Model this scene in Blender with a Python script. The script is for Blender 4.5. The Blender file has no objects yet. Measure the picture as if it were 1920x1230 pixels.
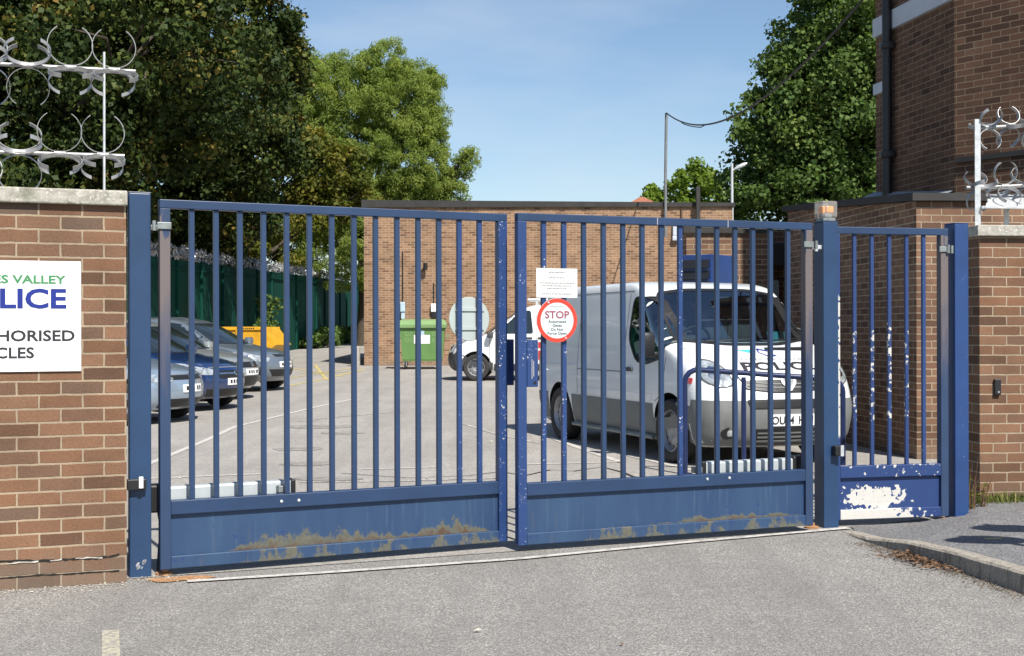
import bpy, bmesh, math, random
import numpy as np
from mathutils import Vector, Matrix, geometry
from mathutils.bvhtree import BVHTree

SC = bpy.context.scene
COL = SC.collection
R = math.radians
random.seed(7)

# ------------------------------------------------------------------ camera
FPX, HY, CZ = 2400.0, 620.0, 1.39           # focal length in photo pixels, horizon row, eye height
cd = bpy.data.cameras.new('camera'); cam = bpy.data.objects.new('camera', cd); COL.objects.link(cam)
cam.location = (0, 0, CZ); cam.rotation_euler = (R(90), R(0.12), 0)
cd.sensor_fit = 'HORIZONTAL'; cd.sensor_width = 36; cd.lens = FPX / 1920 * 36
cd.shift_y = (HY - 615) / 1920
cd.clip_start = 0.1; cd.clip_end = 2000
SC.camera = cam

# ------------------------------------------------------------------ sky and sun
SUN_EL, SUN_AZ = 50.0, 26.0                  # degrees; azimuth to the right of straight behind the camera
w = bpy.data.worlds.new('World'); SC.world = w; w.use_nodes = True
nt = w.node_tree; nt.nodes.clear()
out = nt.nodes.new('ShaderNodeOutputWorld'); bg = nt.nodes.new('ShaderNodeBackground')
sky = nt.nodes.new('ShaderNodeTexSky'); sky.sky_type = 'NISHITA'; sky.sun_disc = False
sky.sun_elevation = R(SUN_EL); sky.sun_rotation = R(180 - SUN_AZ)
sky.altitude = 50; sky.air_density = 1.0; sky.dust_density = 0.5; sky.ozone_density = 1.5
bg.inputs['Strength'].default_value = 0.077
# thin high cloud: the sky is whitened a little in soft streaks
tcw = nt.nodes.new('ShaderNodeTexCoord'); mpw = nt.nodes.new('ShaderNodeMapping')
mpw.inputs['Scale'].default_value = (2.2, 2.2, 9.0)
nzw = nt.nodes.new('ShaderNodeTexNoise'); nzw.inputs['Scale'].default_value = 2.1; nzw.inputs['Detail'].default_value = 6
crw = nt.nodes.new('ShaderNodeValToRGB')
crw.color_ramp.elements[0].position = 0.50; crw.color_ramp.elements[0].color = (0, 0, 0, 1)
crw.color_ramp.elements[1].position = 0.85; crw.color_ramp.elements[1].color = (0.36, 0.36, 0.36, 1)
mxw = nt.nodes.new('ShaderNodeMix'); mxw.data_type = 'RGBA'
mxw.inputs['B'].default_value = (6.2, 6.8, 7.6, 1)
nt.links.new(tcw.outputs['Generated'], mpw.inputs['Vector']); nt.links.new(mpw.outputs['Vector'], nzw.inputs['Vector'])
nt.links.new(nzw.outputs['Fac'], crw.inputs['Fac']); nt.links.new(crw.outputs['Color'], mxw.inputs['Factor'])
hsw = nt.nodes.new('ShaderNodeHueSaturation'); hsw.inputs['Saturation'].default_value = 1.06; hsw.inputs['Value'].default_value = 1.12
nt.links.new(sky.outputs['Color'], hsw.inputs['Color']); nt.links.new(hsw.outputs['Color'], mxw.inputs['A']); nt.links.new(mxw.outputs['Result'], bg.inputs['Color'])
nt.links.new(bg.outputs['Background'], out.inputs['Surface'])

sl = bpy.data.lights.new('sun', 'SUN'); so = bpy.data.objects.new('sun', sl); COL.objects.link(so)
sl.energy = 5.0; sl.angle = R(0.53); sl.color = (1.0, 0.95, 0.87)
SUNV = Vector((math.sin(R(SUN_AZ)) * math.cos(R(SUN_EL)), -math.cos(R(SUN_AZ)) * math.cos(R(SUN_EL)), math.sin(R(SUN_EL))))
so.rotation_euler = SUNV.to_track_quat('Z', 'Y').to_euler()
so.location = SUNV * 60
SC.view_settings.view_transform = 'Standard'; SC.view_settings.look = 'None'
SC.view_settings.exposure = 0.63; SC.view_settings.gamma = 1
SC.cycles.max_bounces = 8

def lin(r, g, b):
    f = lambda c: (c / 255 / 12.92) if c / 255 <= 0.04045 else ((c / 255 + 0.055) / 1.055) ** 2.4
    return (f(r), f(g), f(b))

# ------------------------------------------------------------------ node helpers
class NT:
    def __init__(s, name, rough=0.6, metal=0.0, spec=0.5):
        s.m = bpy.data.materials.new(name); s.m.use_nodes = True
        s.t = s.m.node_tree; s.b = s.t.nodes['Principled BSDF']
        s.b.inputs['Roughness'].default_value = rough; s.b.inputs['Metallic'].default_value = metal
        s.b.inputs['Specular IOR Level'].default_value = spec
    def n(s, typ, **kw):
        nd = s.t.nodes.new(typ)
        for k, v in kw.items(): setattr(nd, k, v)
        return nd
    def put(s, sock, v):
        if hasattr(v, 'links'): s.t.links.new(v, sock)
        elif v is not None:
            if isinstance(v, (tuple, list)) and len(v) == 3 and sock.type == 'RGBA': v = (*v, 1)
            sock.default_value = v
    def obj(s): return s.n('ShaderNodeTexCoord').outputs['Object']
    def uv(s): return s.n('ShaderNodeUVMap').outputs['UV']
    def mapped(s, vec, scale=(1, 1, 1), loc=(0, 0, 0)):
        m = s.n('ShaderNodeMapping'); s.put(m.inputs['Vector'], vec)
        m.inputs['Scale'].default_value = scale; m.inputs['Location'].default_value = loc
        return m.outputs['Vector']
    def noise(s, vec, scale, detail=4, rough=0.55, col=False):
        n = s.n('ShaderNodeTexNoise'); s.put(n.inputs['Vector'], vec)
        n.inputs['Scale'].default_value = scale; n.inputs['Detail'].default_value = detail; n.inputs['Roughness'].default_value = rough
        return n.outputs['Color' if col else 'Fac']
    def voro(s, vec, scale, feature='F1', out='Distance'):
        n = s.n('ShaderNodeTexVoronoi', feature=feature); s.put(n.inputs['Vector'], vec); n.inputs['Scale'].default_value = scale
        return n.outputs[out]
    def ramp(s, fac, stops, interp='LINEAR'):
        r = s.n('ShaderNodeValToRGB'); s.put(r.inputs['Fac'], fac); cr = r.color_ramp; cr.interpolation = interp
        while len(cr.elements) < len(stops): cr.elements.new(0.5)
        for e, (p, c) in zip(cr.elements, stops):
            e.position = p; e.color = (c, c, c, 1) if not isinstance(c, (tuple, list)) else (*c[:3], 1)
        return r.outputs['Color']
    def mix(s, fac, a, b, mode='MIX'):
        m = s.n('ShaderNodeMix', data_type='RGBA', blend_type=mode)
        s.put(m.inputs['Factor'], fac); s.put(m.inputs['A'], a); s.put(m.inputs['B'], b)
        return m.outputs['Result']
    def math(s, op, a, b=0.0, clamp=False):
        m = s.n('ShaderNodeMath', operation=op, use_clamp=clamp); s.put(m.inputs[0], a); s.put(m.inputs[1], b)
        return m.outputs[0]
    def xyz(s, vec):
        x = s.n('ShaderNodeSeparateXYZ'); s.put(x.inputs[0], vec); return x.outputs
    def smooth(s, v, a, b):
        m = s.n('ShaderNodeMapRange', interpolation_type='SMOOTHSTEP'); s.put(m.inputs['Value'], v)
        s.put(m.inputs['From Min'], a); s.put(m.inputs['From Max'], b)
        return m.outputs['Result']
    def bump(s, h, strength=0.3, dist=0.01):
        b = s.n('ShaderNodeBump'); s.put(b.inputs['Height'], h)
        b.inputs['Strength'].default_value = strength; b.inputs['Distance'].default_value = dist
        s.t.links.new(b.outputs['Normal'], s.b.inputs['Normal'])
    def color(s, c): s.put(s.b.inputs['Base Color'], c); return s

def plain(name, col, rough=0.5, metal=0.0, vary=0.12, scale=6.0, coat=0.0, spec=0.5, bump=0.0):
    t = NT(name, rough, metal, spec)
    a = tuple(c * (1 - vary) for c in col); b = tuple(min(1, c * (1 + vary)) for c in col)
    n = t.noise(t.obj(), scale, 5)
    t.color(t.mix(t.ramp(n, [(0.3, 0.0), (0.7, 1.0)]), a, b))
    t.put(t.b.inputs['Roughness'], t.math('MULTIPLY_ADD', n, 0.12) if False else rough)
    if coat: t.b.inputs['Coat Weight'].default_value = coat; t.b.inputs['Coat Roughness'].default_value = 0.04
    if bump: t.bump(t.noise(t.obj(), scale * 8, 3), bump, 0.004)
    return t.m

def brick(name, cols, mortar, mort=0.006, bias=0.0, grime=0.25, bw=0.225, rh=0.075):
    t = NT(name, 0.85, 0, 0.3)
    uv = t.uv()
    wob = t.noise(uv, 13, 4, col=True)
    mv = t.n('ShaderNodeVectorMath', operation='MULTIPLY_ADD'); t.put(mv.inputs[0], wob); mv.inputs[1].default_value = (0.011, 0.009, 0); t.put(mv.inputs[2], uv)
    b = t.n('ShaderNodeTexBrick'); t.put(b.inputs['Vector'], mv.outputs[0])
    b.inputs['Color1'].default_value = (0, 0, 0, 1); b.inputs['Color2'].default_value = (1, 1, 1, 1); b.inputs['Mortar'].default_value = (0.5, 0.5, 0.5, 1)
    b.inputs['Scale'].default_value = 1; b.inputs['Mortar Size'].default_value = mort; b.inputs['Mortar Smooth'].default_value = 0.25
    b.inputs['Bias'].default_value = bias; b.inputs['Brick Width'].default_value = bw; b.inputs['Row Height'].default_value = rh
    k = len(cols) - 1
    body = t.ramp(b.outputs['Color'], [(0.02 + 0.96 * i / k, c) for i, c in enumerate(cols)])
    fine = t.noise(uv, 90, 4, 0.7)
    body = t.mix(0.55, body, t.ramp(fine, [(0.25, 0.45), (0.75, 1.5)]), 'MULTIPLY')
    spots = t.ramp(t.noise(uv, 38, 2), [(0.66, 0.0), (0.74, 1.0)])
    body = t.mix(t.math('MULTIPLY', spots, 0.35), body, tuple(c * 0.45 for c in cols[0]))
    mo = t.mix(t.noise(uv, 25, 4), tuple(c * 0.72 for c in mortar), tuple(min(1, c * 1.2) for c in mortar))
    c = t.mix(b.outputs['Fac'], body, mo)
    g = t.ramp(t.noise(uv, 1.7, 6, 0.65), [(0.35, 1.0 - grime), (0.62, 1.08)])
    c = t.mix(1.0, c, g, 'MULTIPLY')
    ef = t.ramp(t.noise(t.mapped(uv, (1, 0.5, 1)), 3.1, 7, 0.75), [(0.60, 0.0), (0.78, 0.35)])
    c = t.mix(ef, c, (0.36, 0.31, 0.25))
    lo = t.math('MULTIPLY', t.smooth(t.math('ADD', t.xyz(uv)[1], t.math('MULTIPLY', t.noise(uv, 6, 4), 0.3)), 0.42, 0.12), 0.45)
    c = t.mix(lo, c, (0.16, 0.14, 0.115))
    t.color(c)
    h = t.math('SUBTRACT', t.math('MULTIPLY', fine, 0.35), b.outputs['Fac'])
    t.bump(h, 0.9, 0.006)
    return t.m

# ------------------------------------------------------------------ materials
MA = {}
def asphalt(name, base, speck, scale, contrast, patch):
    t = NT(name, 0.9, 0, 0.25)
    p = t.obj()
    v = t.voro(p, scale, out='Color')
    vx = t.xyz(v)[0]
    c = t.ramp(vx, [(0.0, tuple(b * (1 - contrast) for b in base)), (0.55, base), (0.86, tuple(b * (1 + contrast) for b in base)), (1.0, speck)])
    c = t.mix(1.0, c, t.ramp(t.noise(p, 0.55, 6, 0.6), [(0.3, 1 - patch), (0.7, 1 + patch)]), 'MULTIPLY')
    c = t.mix(1.0, c, t.ramp(t.noise(p, 5.0, 4, 0.6), [(0.3, 1 - patch * 0.6), (0.7, 1 + patch * 0.6)]), 'MULTIPLY')
    trk = t.ramp(t.noise(t.mapped(p, (1.6, 0.12, 1)), 1.4, 4, 0.6), [(0.42, 0.0), (0.60, 0.36)])
    c = t.mix(trk, c, tuple(b * 0.72 for b in base))
    oil = t.ramp(t.noise(p, 0.9, 3), [(0.66, 0.0), (0.74, 0.5)])
    c = t.mix(oil, c, tuple(b * 0.6 for b in base))
    t.color(c)
    t.bump(t.voro(p, scale), 0.55, 0.004)
    return t.m
MA['road'] = asphalt('road_tarmac', (0.212, 0.203, 0.190), (0.44, 0.42, 0.39), 165, 0.46, 0.10)
MA['yard'] = asphalt('yard_tarmac', (0.285, 0.268, 0.246), (0.42, 0.40, 0.37), 80, 0.20, 0.11)
MA['pave'] = asphalt('pavement_tarmac', (0.15, 0.148, 0.15), (0.32, 0.31, 0.3), 120, 0.4, 0.10)
MA['earth'] = plain('earth', (0.10, 0.08, 0.05), 0.95, vary=0.4, scale=3)
def worn_paint(name, col, wear=0.5, sc=14):
    t = NT(name, 0.75)
    p = t.obj()
    n = t.noise(p, sc, 6, 0.7)
    c = t.mix(t.ramp(n, [(wear - 0.08, 0.0), (wear + 0.05, 1.0)]), (0.26, 0.245, 0.225), col)
    t.color(t.mix(1, c, t.ramp(t.noise(p, 60, 3), [(0.3, 0.8), (0.7, 1.1)]), 'MULTIPLY')); return t.m
MA['line'] = worn_paint('white_line_paint', (0.50, 0.475, 0.44), 0.44)
MA['line_old'] = worn_paint('faded_line_paint', (0.5, 0.48, 0.44), 0.52)
MA['line_yellow'] = worn_paint('faded_yellow_paint', (0.50, 0.40, 0.13), 0.46)
MA['brick_wall'] = brick('brown_brick', [(0.100, 0.054, 0.033), (0.181, 0.093, 0.052), (0.214, 0.116, 0.068), (0.146, 0.082, 0.052), (0.196, 0.098, 0.053), (0.118, 0.078, 0.055)], (0.345, 0.266, 0.185), 0.0065)
MA['brick_far'] = brick('tan_brick', [(0.145, 0.077, 0.043), (0.253, 0.142, 0.081), (0.301, 0.176, 0.105), (0.212, 0.119, 0.070)], (0.432, 0.339, 0.239), 0.0075)
MA['brick_side'] = brick('red_brown_brick', [(0.103, 0.058, 0.038), (0.171, 0.092, 0.057), (0.206, 0.119, 0.074), (0.144, 0.081, 0.051)], (0.362, 0.286, 0.203), 0.0065)
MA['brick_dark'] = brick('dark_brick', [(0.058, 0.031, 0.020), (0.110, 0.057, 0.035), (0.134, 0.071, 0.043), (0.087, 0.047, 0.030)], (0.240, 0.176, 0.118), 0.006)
t = NT('coping_concrete', 0.9, 0, 0.3); p = t.obj()
c = t.ramp(t.noise(p, 22, 6, 0.7), [(0.3, (0.23, 0.22, 0.19)), (0.6, (0.40, 0.38, 0.33))])
c = t.mix(t.ramp(t.voro(p, 75, out='Color'), [(0.75, 0.0), (0.9, 1.0)]), c, (0.52, 0.5, 0.44))
c = t.mix(t.ramp(t.noise(p, 7, 5), [(0.56, 0.0), (0.66, 0.6)]), c, (0.12, 0.125, 0.085))
t.color(c); t.bump(t.noise(p, 70, 4), 0.5, 0.006); MA['coping'] = t.m
t = NT('kerb_concrete', 0.9, 0, 0.3); p = t.obj()
c = t.ramp(t.noise(p, 60, 5, 0.7), [(0.3, (0.20, 0.18, 0.15)), (0.7, (0.40, 0.365, 0.31))])
c = t.mix(t.ramp(t.noise(t.mapped(p, (30, 30, 4)), 1, 4), [(0.5, 0.0), (0.65, 0.7)]), c, (0.13, 0.115, 0.09))
t.color(c); t.bump(t.noise(p, 120, 4), 0.5, 0.005); MA['kerb'] = t.m

BLUE = (0.0165, 0.0395, 0.096)
def gate_paint(name, col=BLUE, chip=0.0, fade=None, rough=0.42):
    t = NT(name, rough, 0, 0.5); p = t.obj()
    c = t.mix(t.ramp(t.noise(p, 3.5, 5), [(0.3, 0.0), (0.7, 1.0)]), tuple(x * 0.86 for x in col), tuple(x * 1.12 for x in col))
    if fade:                                                     # paint weathered to brown primer over a stretch of its height
        z0, z1, fc = fade
        z = t.math('ADD', t.xyz(p)[2], t.math('MULTIPLY', t.math('SUBTRACT', t.noise(t.mapped(p, (25, 25, 3)), 1, 4), 0.5), 0.9))
        m = t.math('MULTIPLY', t.smooth(z, z0, z0 + 0.7), t.smooth(z, z1 + 0.02, z1 - 0.02))
        c = t.mix(t.math('MULTIPLY', m, 0.92), c, fc)
    c = t.mix(t.ramp(t.noise(p, 48, 3, 0.6), [(0.71, 0.0), (0.74, 0.55)]), c, (0.028, 0.04, 0.075))
    if chip:
        k = t.math('MULTIPLY', t.noise(p, 85, 3, 0.6), t.ramp(t.noise(p, 7, 3), [(0.3, 0.78), (0.7, 1.08)]))
        c = t.mix(t.ramp(k, [(0.70 - chip, 0.0), (0.725 - chip, 1.0)]), c, (0.55, 0.55, 0.56))
    t.color(c); t.bump(t.noise(p, 40, 3), 0.12, 0.003)
    return t.m
MA['blue'] = gate_paint('blue_gate_paint')
MA['blue_chip'] = gate_paint('chipped_blue_paint', (0.016, 0.044, 0.145), 0.05)
MA['blue_post'] = gate_paint('blue_post_paint', (0.0155, 0.044, 0.108), 0.0)
MA['blue_faded'] = gate_paint('blue_paint_worn_to_primer', BLUE, 0.0, (1.0, 2.04, (0.13, 0.105, 0.10)), 0.6)
MA['blue_dark'] = gate_paint('dark_blue_paint', (0.013, 0.032, 0.13), 0.03)
MA['navy'] = plain('navy_rail_paint', (0.012, 0.022, 0.075), 0.35)
# kick panels: olive primer and rust creep up from the bottom rail
def kick(name, seed, amp, x0, x1, zb):
    t = NT(name, 0.5, 0, 0.5); p = t.obj(); X, Y, Z = t.xyz(p)
    c = t.mix(t.ramp(t.noise(t.mapped(p, (5, 5, 1.2)), 1, 5), [(0.3, 0.0), (0.7, 1.0)]), (0.016, 0.042, 0.104), (0.025, 0.060, 0.125))
    c = t.mix(t.ramp(t.noise(t.mapped(p, (38, 38, 1.6), (seed, 0, 0)), 1, 3), [(0.58, 0.0), (0.75, 0.4)]), c, (0.075, 0.125, 0.19))
    c = t.mix(t.ramp(t.noise(t.mapped(p, (1, 1, 1), (seed * 2, 0, 0)), 13, 5), [(0.64, 0.0), (0.68, 0.8)]), c, (0.012, 0.032, 0.13))
    env = t.math('MULTIPLY', t.smooth(X, x0, x0 + 0.45), t.smooth(X, x1, x1 - 0.3))
    broad = t.ramp(t.noise(t.mapped(p, (1, 1, 0.1), (seed, 3, 0)), 3.1, 5, 0.65), [(0.36, 0.10), (0.62, 1.0)])
    hgt = t.math('MAXIMUM', t.math('MULTIPLY', t.math('MULTIPLY', env, broad), amp), 0.004)
    d = t.math('DIVIDE', t.math('SUBTRACT', Z, zb), hgt)
    n2 = t.math('ADD', t.math('MULTIPLY', t.noise(t.mapped(p, (1, 1, 0.75), (0, seed, 0)), 17, 7, 0.75), 3.1), t.math('MULTIPLY', t.noise(t.mapped(p, (50, 50, 8)), 1, 3), 0.22))
    f = t.math('SUBTRACT', t.math('SUBTRACT', n2, 0.92), d)
    m = t.math('MULTIPLY', t.smooth(f, -0.12, 0.22), t.smooth(env, 0.02, 0.25))
    prim = t.mix(t.noise(p, 34, 5, 0.7), (0.05, 0.058, 0.046), (0.165, 0.145, 0.09))
    c = t.mix(t.math('MULTIPLY', m, 0.88), c, prim)
    f2 = t.math('SUBTRACT', t.math('MULTIPLY', n2, 0.8), t.math('ADD', d, 0.95))
    m2 = t.math('MULTIPLY', t.smooth(f2, -0.05, 0.14), t.ramp(t.noise(t.mapped(p, (1, 1, 1), (seed, 0, 4)), 8, 5, 0.7), [(0.40, 0.0), (0.58, 0.95)]))
    rust = t.mix(t.noise(p, 75, 4, 0.7), (0.03, 0.018, 0.013), (0.125, 0.07, 0.038))
    c = t.mix(t.math('MULTIPLY', m2, t.smooth(env, 0.05, 0.3)), c, rust)
    run = t.math('MULTIPLY', t.ramp(t.noise(t.mapped(p, (26, 26, 0.9), (seed * 3, 0, 0)), 1, 4, 0.6), [(0.60, 0.0), (0.74, 0.55)]), t.smooth(Z, zb + 0.2, zb + 0.02))
    c = t.mix(run, c, (0.12, 0.10, 0.07))
    t.color(c); t.bump(t.noise(p, 40, 3), 0.15, 0.003)
    return t.m
MA['kick_l'] = kick('rusted_blue_panel', 1.7, 0.135, 0.30, 2.15, 0.112)
MA['kick_r'] = kick('scuffed_blue_panel', 5.2, 0.055, 0.8, 2.2, 0.112)
MA['rail_rust'] = kick('rust_streaked_rail', 8.4, 0.22, 0.2, 2.3, -0.03)
# pedestrian gate: paint flaked off to white
def flaked(name, fn):
    t = NT(name, 0.5); p = t.obj(); X, Y, Z = t.xyz(p)
    c = t.mix(t.noise(p, 6, 5), (0.010, 0.028, 0.12), (0.018, 0.048, 0.145))
    v = t.voro(t.mapped(p, (1, 1, 1)), 34, 'SMOOTH_F1')
    n = t.math('ADD', t.noise(p, 26, 3), t.math('MULTIPLY', v, -0.25))
    m = fn(t, X, Z, n)
    t.color(t.mix(m, c, t.mix(t.noise(p, 70, 3), (0.40, 0.38, 0.34), (0.60, 0.59, 0.56))))
    return t.m
def _pan(t, X, Z, n):
    a = t.math('MULTIPLY', t.math('SUBTRACT', X, 0.29), 1 / 0.25); b = t.math('MULTIPLY', t.math('SUBTRACT', Z, 0.195), 1 / 0.082)
    d = t.math('SQRT', t.math('ADD', t.math('MULTIPLY', a, a), t.math('MULTIPLY', b, b)))
    return t.smooth(t.math('ADD', d, t.math('MULTIPLY', t.math('SUBTRACT', n, 0.36), 2.6)), 1.02, 0.96)
def _rail(t, X, Z, n):
    return t.smooth(t.math('ADD', t.math('MULTIPLY', X, 1.6), t.math('MULTIPLY', t.math('SUBTRACT', n, 0.45), 1.5)), 0.86, 0.80)
def _midrail(t, X, Z, n):
    return t.smooth(t.math('ADD', n, t.math('MULTIPLY', t.smooth(Z, 0.405, 0.43), 0.07)), 0.545, 0.565)
def _bar(t, X, Z, n):
    e = t.math('MULTIPLY', t.smooth(Z, 0.62, 0.8), t.smooth(Z, 1.52, 1.35))
    return t.math('MULTIPLY', t.smooth(t.math('ADD', n, t.math('MULTIPLY', e, 0.17)), 0.62, 0.67), t.smooth(e, 0.02, 0.06))
MA['flake_panel'] = flaked('flaked_blue_panel', _pan); MA['flake_rail'] = flaked('flaked_bottom_rail', _rail)
MA['flake_mid'] = flaked('chipped_mid_rail', _midrail); MA['flake_bar'] = flaked('flaked_bars', _bar)
MA['white_stile'] = flaked('flaked_white_stile', lambda t, X, Z, n: t.math('MULTIPLY', t.smooth(n, 0.28, 0.30), t.math('MULTIPLY', t.smooth(Z, 0.62, 0.66), t.smooth(Z, 1.66, 1.60))))

MA['galv'] = plain('galvanised_steel', (0.52, 0.54, 0.55), 0.42, 0.35, 0.18, 25)
MA['galv_dark'] = plain('weathered_steel', (0.22, 0.24, 0.24), 0.5, 0.5, 0.25, 18)
MA['spike'] = plain('spike_steel', (0.34, 0.34, 0.335), 0.36, 0.4, 0.15, 30)
MA['alu'] = plain('aluminium_arm', (0.46, 0.50, 0.52), 0.35, 0.2, 0.06, 12)
MA['sign_back'] = plain('sign_back_grey', (0.36, 0.41, 0.40), 0.55, 0.0, 0.05, 5)
MA['sign_white'] = plain('white_sign_face', (0.80, 0.80, 0.79), 0.45, vary=0.02, scale=4)
MA['paper'] = plain('weathered_paper', (0.60, 0.60, 0.59), 0.6, vary=0.04, scale=9)
MA['print'] = plain('faint_print', (0.16, 0.165, 0.18), 0.6, vary=0.5, scale=220)
MA['sign_pale'] = plain('pale_sign_face', (0.55, 0.61, 0.62), 0.4, vary=0.03, scale=20)
MA['sign_red'] = plain('red_sign_ring', (0.60, 0.045, 0.025), 0.4, vary=0.1, scale=40)
MA['ink_red'] = plain('faded_red_lettering', (0.26, 0.05, 0.09), 0.5, vary=0.2, scale=120)
MA['ink_grey'] = plain('faded_grey_lettering', (0.05, 0.06, 0.065), 0.5)
MA['ink_pale'] = plain('washed_out_print', (0.30, 0.31, 0.33), 0.6, vary=0.35, scale=220)
MA['ink_black'] = plain('black_lettering', (0.022, 0.022, 0.028), 0.45)
MA['ink_green'] = plain('green_lettering', (0.05, 0.22, 0.085), 0.45, vary=0.05)
MA['ink_blue'] = plain('blue_lettering', (0.006, 0.02, 0.20), 0.45, vary=0.05)
MA['ink_cyan'] = plain('cyan_card', (0.08, 0.42, 0.55), 0.4)
MA['black'] = plain('black_plastic', (0.012, 0.012, 0.013), 0.45)
MA['grey_plastic'] = plain('dark_grey_plastic', (0.052, 0.056, 0.06), 0.6, vary=0.08, scale=9)
MA['bumper_grey'] = plain('grey_bumper_plastic', (0.14, 0.147, 0.145), 0.62, vary=0.08, scale=7)
MA['tyre'] = plain('tyre_rubber', (0.028, 0.026, 0.025), 0.85, vary=0.2, scale=20)
MA['rim'] = plain('steel_wheel', (0.30, 0.30, 0.31), 0.4, 0.5, 0.12, 14)
MA['alloy'] = plain('alloy_wheel', (0.42, 0.43, 0.45), 0.3, 0.6, 0.08, 14)
MA['chrome'] = plain('chrome', (0.7, 0.71, 0.72), 0.12, 1.0, 0.03)
def carpaint(name, col, rough=0.28, metal=0.0, coat=0.7, dirt=0.12):
    t = NT(name, rough, metal); p = t.obj()
    c = t.mix(t.ramp(t.noise(p, 1.7, 5), [(0.3, 0.0), (0.7, 1.0)]), col, tuple(x * (1 - dirt) for x in col))
    z = t.xyz(p)[2]                                              # road film thrown up over the sills
    f = t.math('MULTIPLY', t.smooth(t.math('ADD', z, t.math('MULTIPLY', t.noise(p, 4, 4), 0.25)), 0.75, 0.25), 0.35)
    c = t.mix(f, c, (0.22, 0.2, 0.17))
    t.color(c)
    t.b.inputs['Coat Weight'].default_value = coat; t.b.inputs['Coat Roughness'].default_value = 0.05
    return t.m
MA['white_van'] = carpaint('white_van_paint', (0.74, 0.76, 0.77))
MA['white_van2'] = carpaint('clean_white_paint', (0.80, 0.80, 0.79))
MA['car_silver'] = carpaint('silver_paint', (0.34, 0.43, 0.54), 0.26, 0.5)
MA['car_blue'] = carpaint('blue_car_paint', (0.012, 0.04, 0.14), 0.2, 0.35)
MA['car_grey'] = carpaint('grey_car_paint', (0.40, 0.43, 0.43), 0.3, 0.5)
MA['car_slate'] = carpaint('slate_car_paint', (0.19, 0.23, 0.27), 0.3, 0.5)
def glass(name, tint, fac):
    t = NT(name); nt = t.t; nt.nodes.remove(t.b); o = nt.nodes['Material Output']
    tr = t.n('ShaderNodeBsdfTransparent'); tr.inputs['Color'].default_value = (*tint, 1)
    gl = t.n('ShaderNodeBsdfGlossy'); gl.inputs['Roughness'].default_value = 0.02; gl.inputs['Color'].default_value = (0.9, 0.95, 1, 1)
    fr = t.n('ShaderNodeFresnel'); fr.inputs['IOR'].default_value = 1.5
    mx = t.n('ShaderNodeMixShader'); t.put(mx.inputs[0], t.math('ADD', fr.outputs[0], fac, True))
    nt.links.new(tr.outputs[0], mx.inputs[1]); nt.links.new(gl.outputs[0], mx.inputs[2]); nt.links.new(mx.outputs[0], o.inputs['Surface'])
    return t.m
MA['glass'] = glass('windscreen_glass', (0.66, 0.78, 0.78), 0.19)
t = NT('dark_car_glass', 0.04, 0, 0.8); t.color(t.mix(t.noise(t.obj(), 2.5, 3), (0.006, 0.009, 0.011), (0.02, 0.03, 0.034))); MA['dark_glass'] = t.m
MA['lens'] = plain('headlamp_lens', (0.42, 0.46, 0.48), 0.06, 0.4, 0.5, 14, coat=1.0)
MA['lens_red'] = plain('red_lamp_lens', (0.42, 0.02, 0.025), 0.15, vary=0.2, coat=0.8)
MA['cabin'] = plain('cabin_trim', (0.035, 0.04, 0.045), 0.7, vary=0.2)
MA['seat'] = plain('seat_cloth', (0.05, 0.065, 0.085), 0.9, vary=0.2)
MA['bin_green'] = plain('green_bin_plastic', (0.10, 0.205, 0.06), 0.5, vary=0.12, scale=3)
MA['bin_lid'] = plain('pale_green_lid', (0.18, 0.29, 0.12), 0.5, vary=0.12, scale=3)
MA['skip'] = plain('yellow_skip_paint', (0.58, 0.30, 0.014), 0.5, vary=0.22, scale=5)
t = NT('green_fence_boards', 0.85, 0, 0.08); p = t.obj()
c = t.mix(t.noise(t.mapped(p, (3, 3, 0.4)), 2, 5), (0.003, 0.026, 0.019), (0.008, 0.075, 0.052))
wv = t.math('FRACT', t.math('MULTIPLY', t.xyz(p)[1], 6.5))
c = t.mix(t.ramp(wv, [(0.0, 0.75), (0.06, 0.0), (0.94, 0.0), (1.0, 0.75)]), c, (0.004, 0.02, 0.016))
t.color(c); MA['fence'] = t.m
MA['roof_dark'] = plain('bitumen_edge', (0.022, 0.021, 0.02), 0.7, vary=0.3, scale=3)
MA['lead'] = plain('lead_flashing', (0.21, 0.23, 0.26), 0.6, vary=0.15, scale=3)
MA['pale_band'] = plain('pale_concrete_band', (0.42, 0.45, 0.50), 0.7, vary=0.08, scale=3)
MA['cabinet'] = plain('blue_cabinet_paint', (0.013, 0.042, 0.165), 0.4, vary=0.15, scale=3)
MA['tile'] = plain('red_roof_tiles', (0.26, 0.10, 0.055), 0.8, vary=0.3, scale=6)
MA['cable'] = plain('black_cable', (0.015, 0.015, 0.017), 0.6)
MA['pole'] = plain('grey_pole', (0.16, 0.165, 0.17), 0.5, vary=0.2)
MA['amber'] = plain('amber_lens', (0.85, 0.27, 0.012), 0.25, vary=0.1)
t = NT('clear_lamp_cover', 0.12); t.color((0.62, 0.6, 0.56)); t.b.inputs['Alpha'].default_value = 0.24; MA['clear'] = t.m
MA['blue_box'] = plain('pale_blue_box', (0.38, 0.50, 0.58), 0.45)
MA['litter'] = plain('dead_leaf', (0.13, 0.072, 0.036), 0.85, vary=0.6, scale=30)
MA['rust_stain'] = plain('rust_stain', (0.33, 0.17, 0.075), 0.9, vary=0.35, scale=18)
MA['grit'] = plain('pale_grit', (0.42, 0.37, 0.30), 0.9, vary=0.4, scale=30)
MA['crack'] = plain('open_joint', (0.012, 0.011, 0.01), 0.95)
MA['crack_mortar'] = plain('loose_mortar', (0.50, 0.47, 0.43), 0.9)
MA['bark'] = plain('bark', (0.07, 0.055, 0.04), 0.95, vary=0.4, scale=10, bump=0.5)
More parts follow.
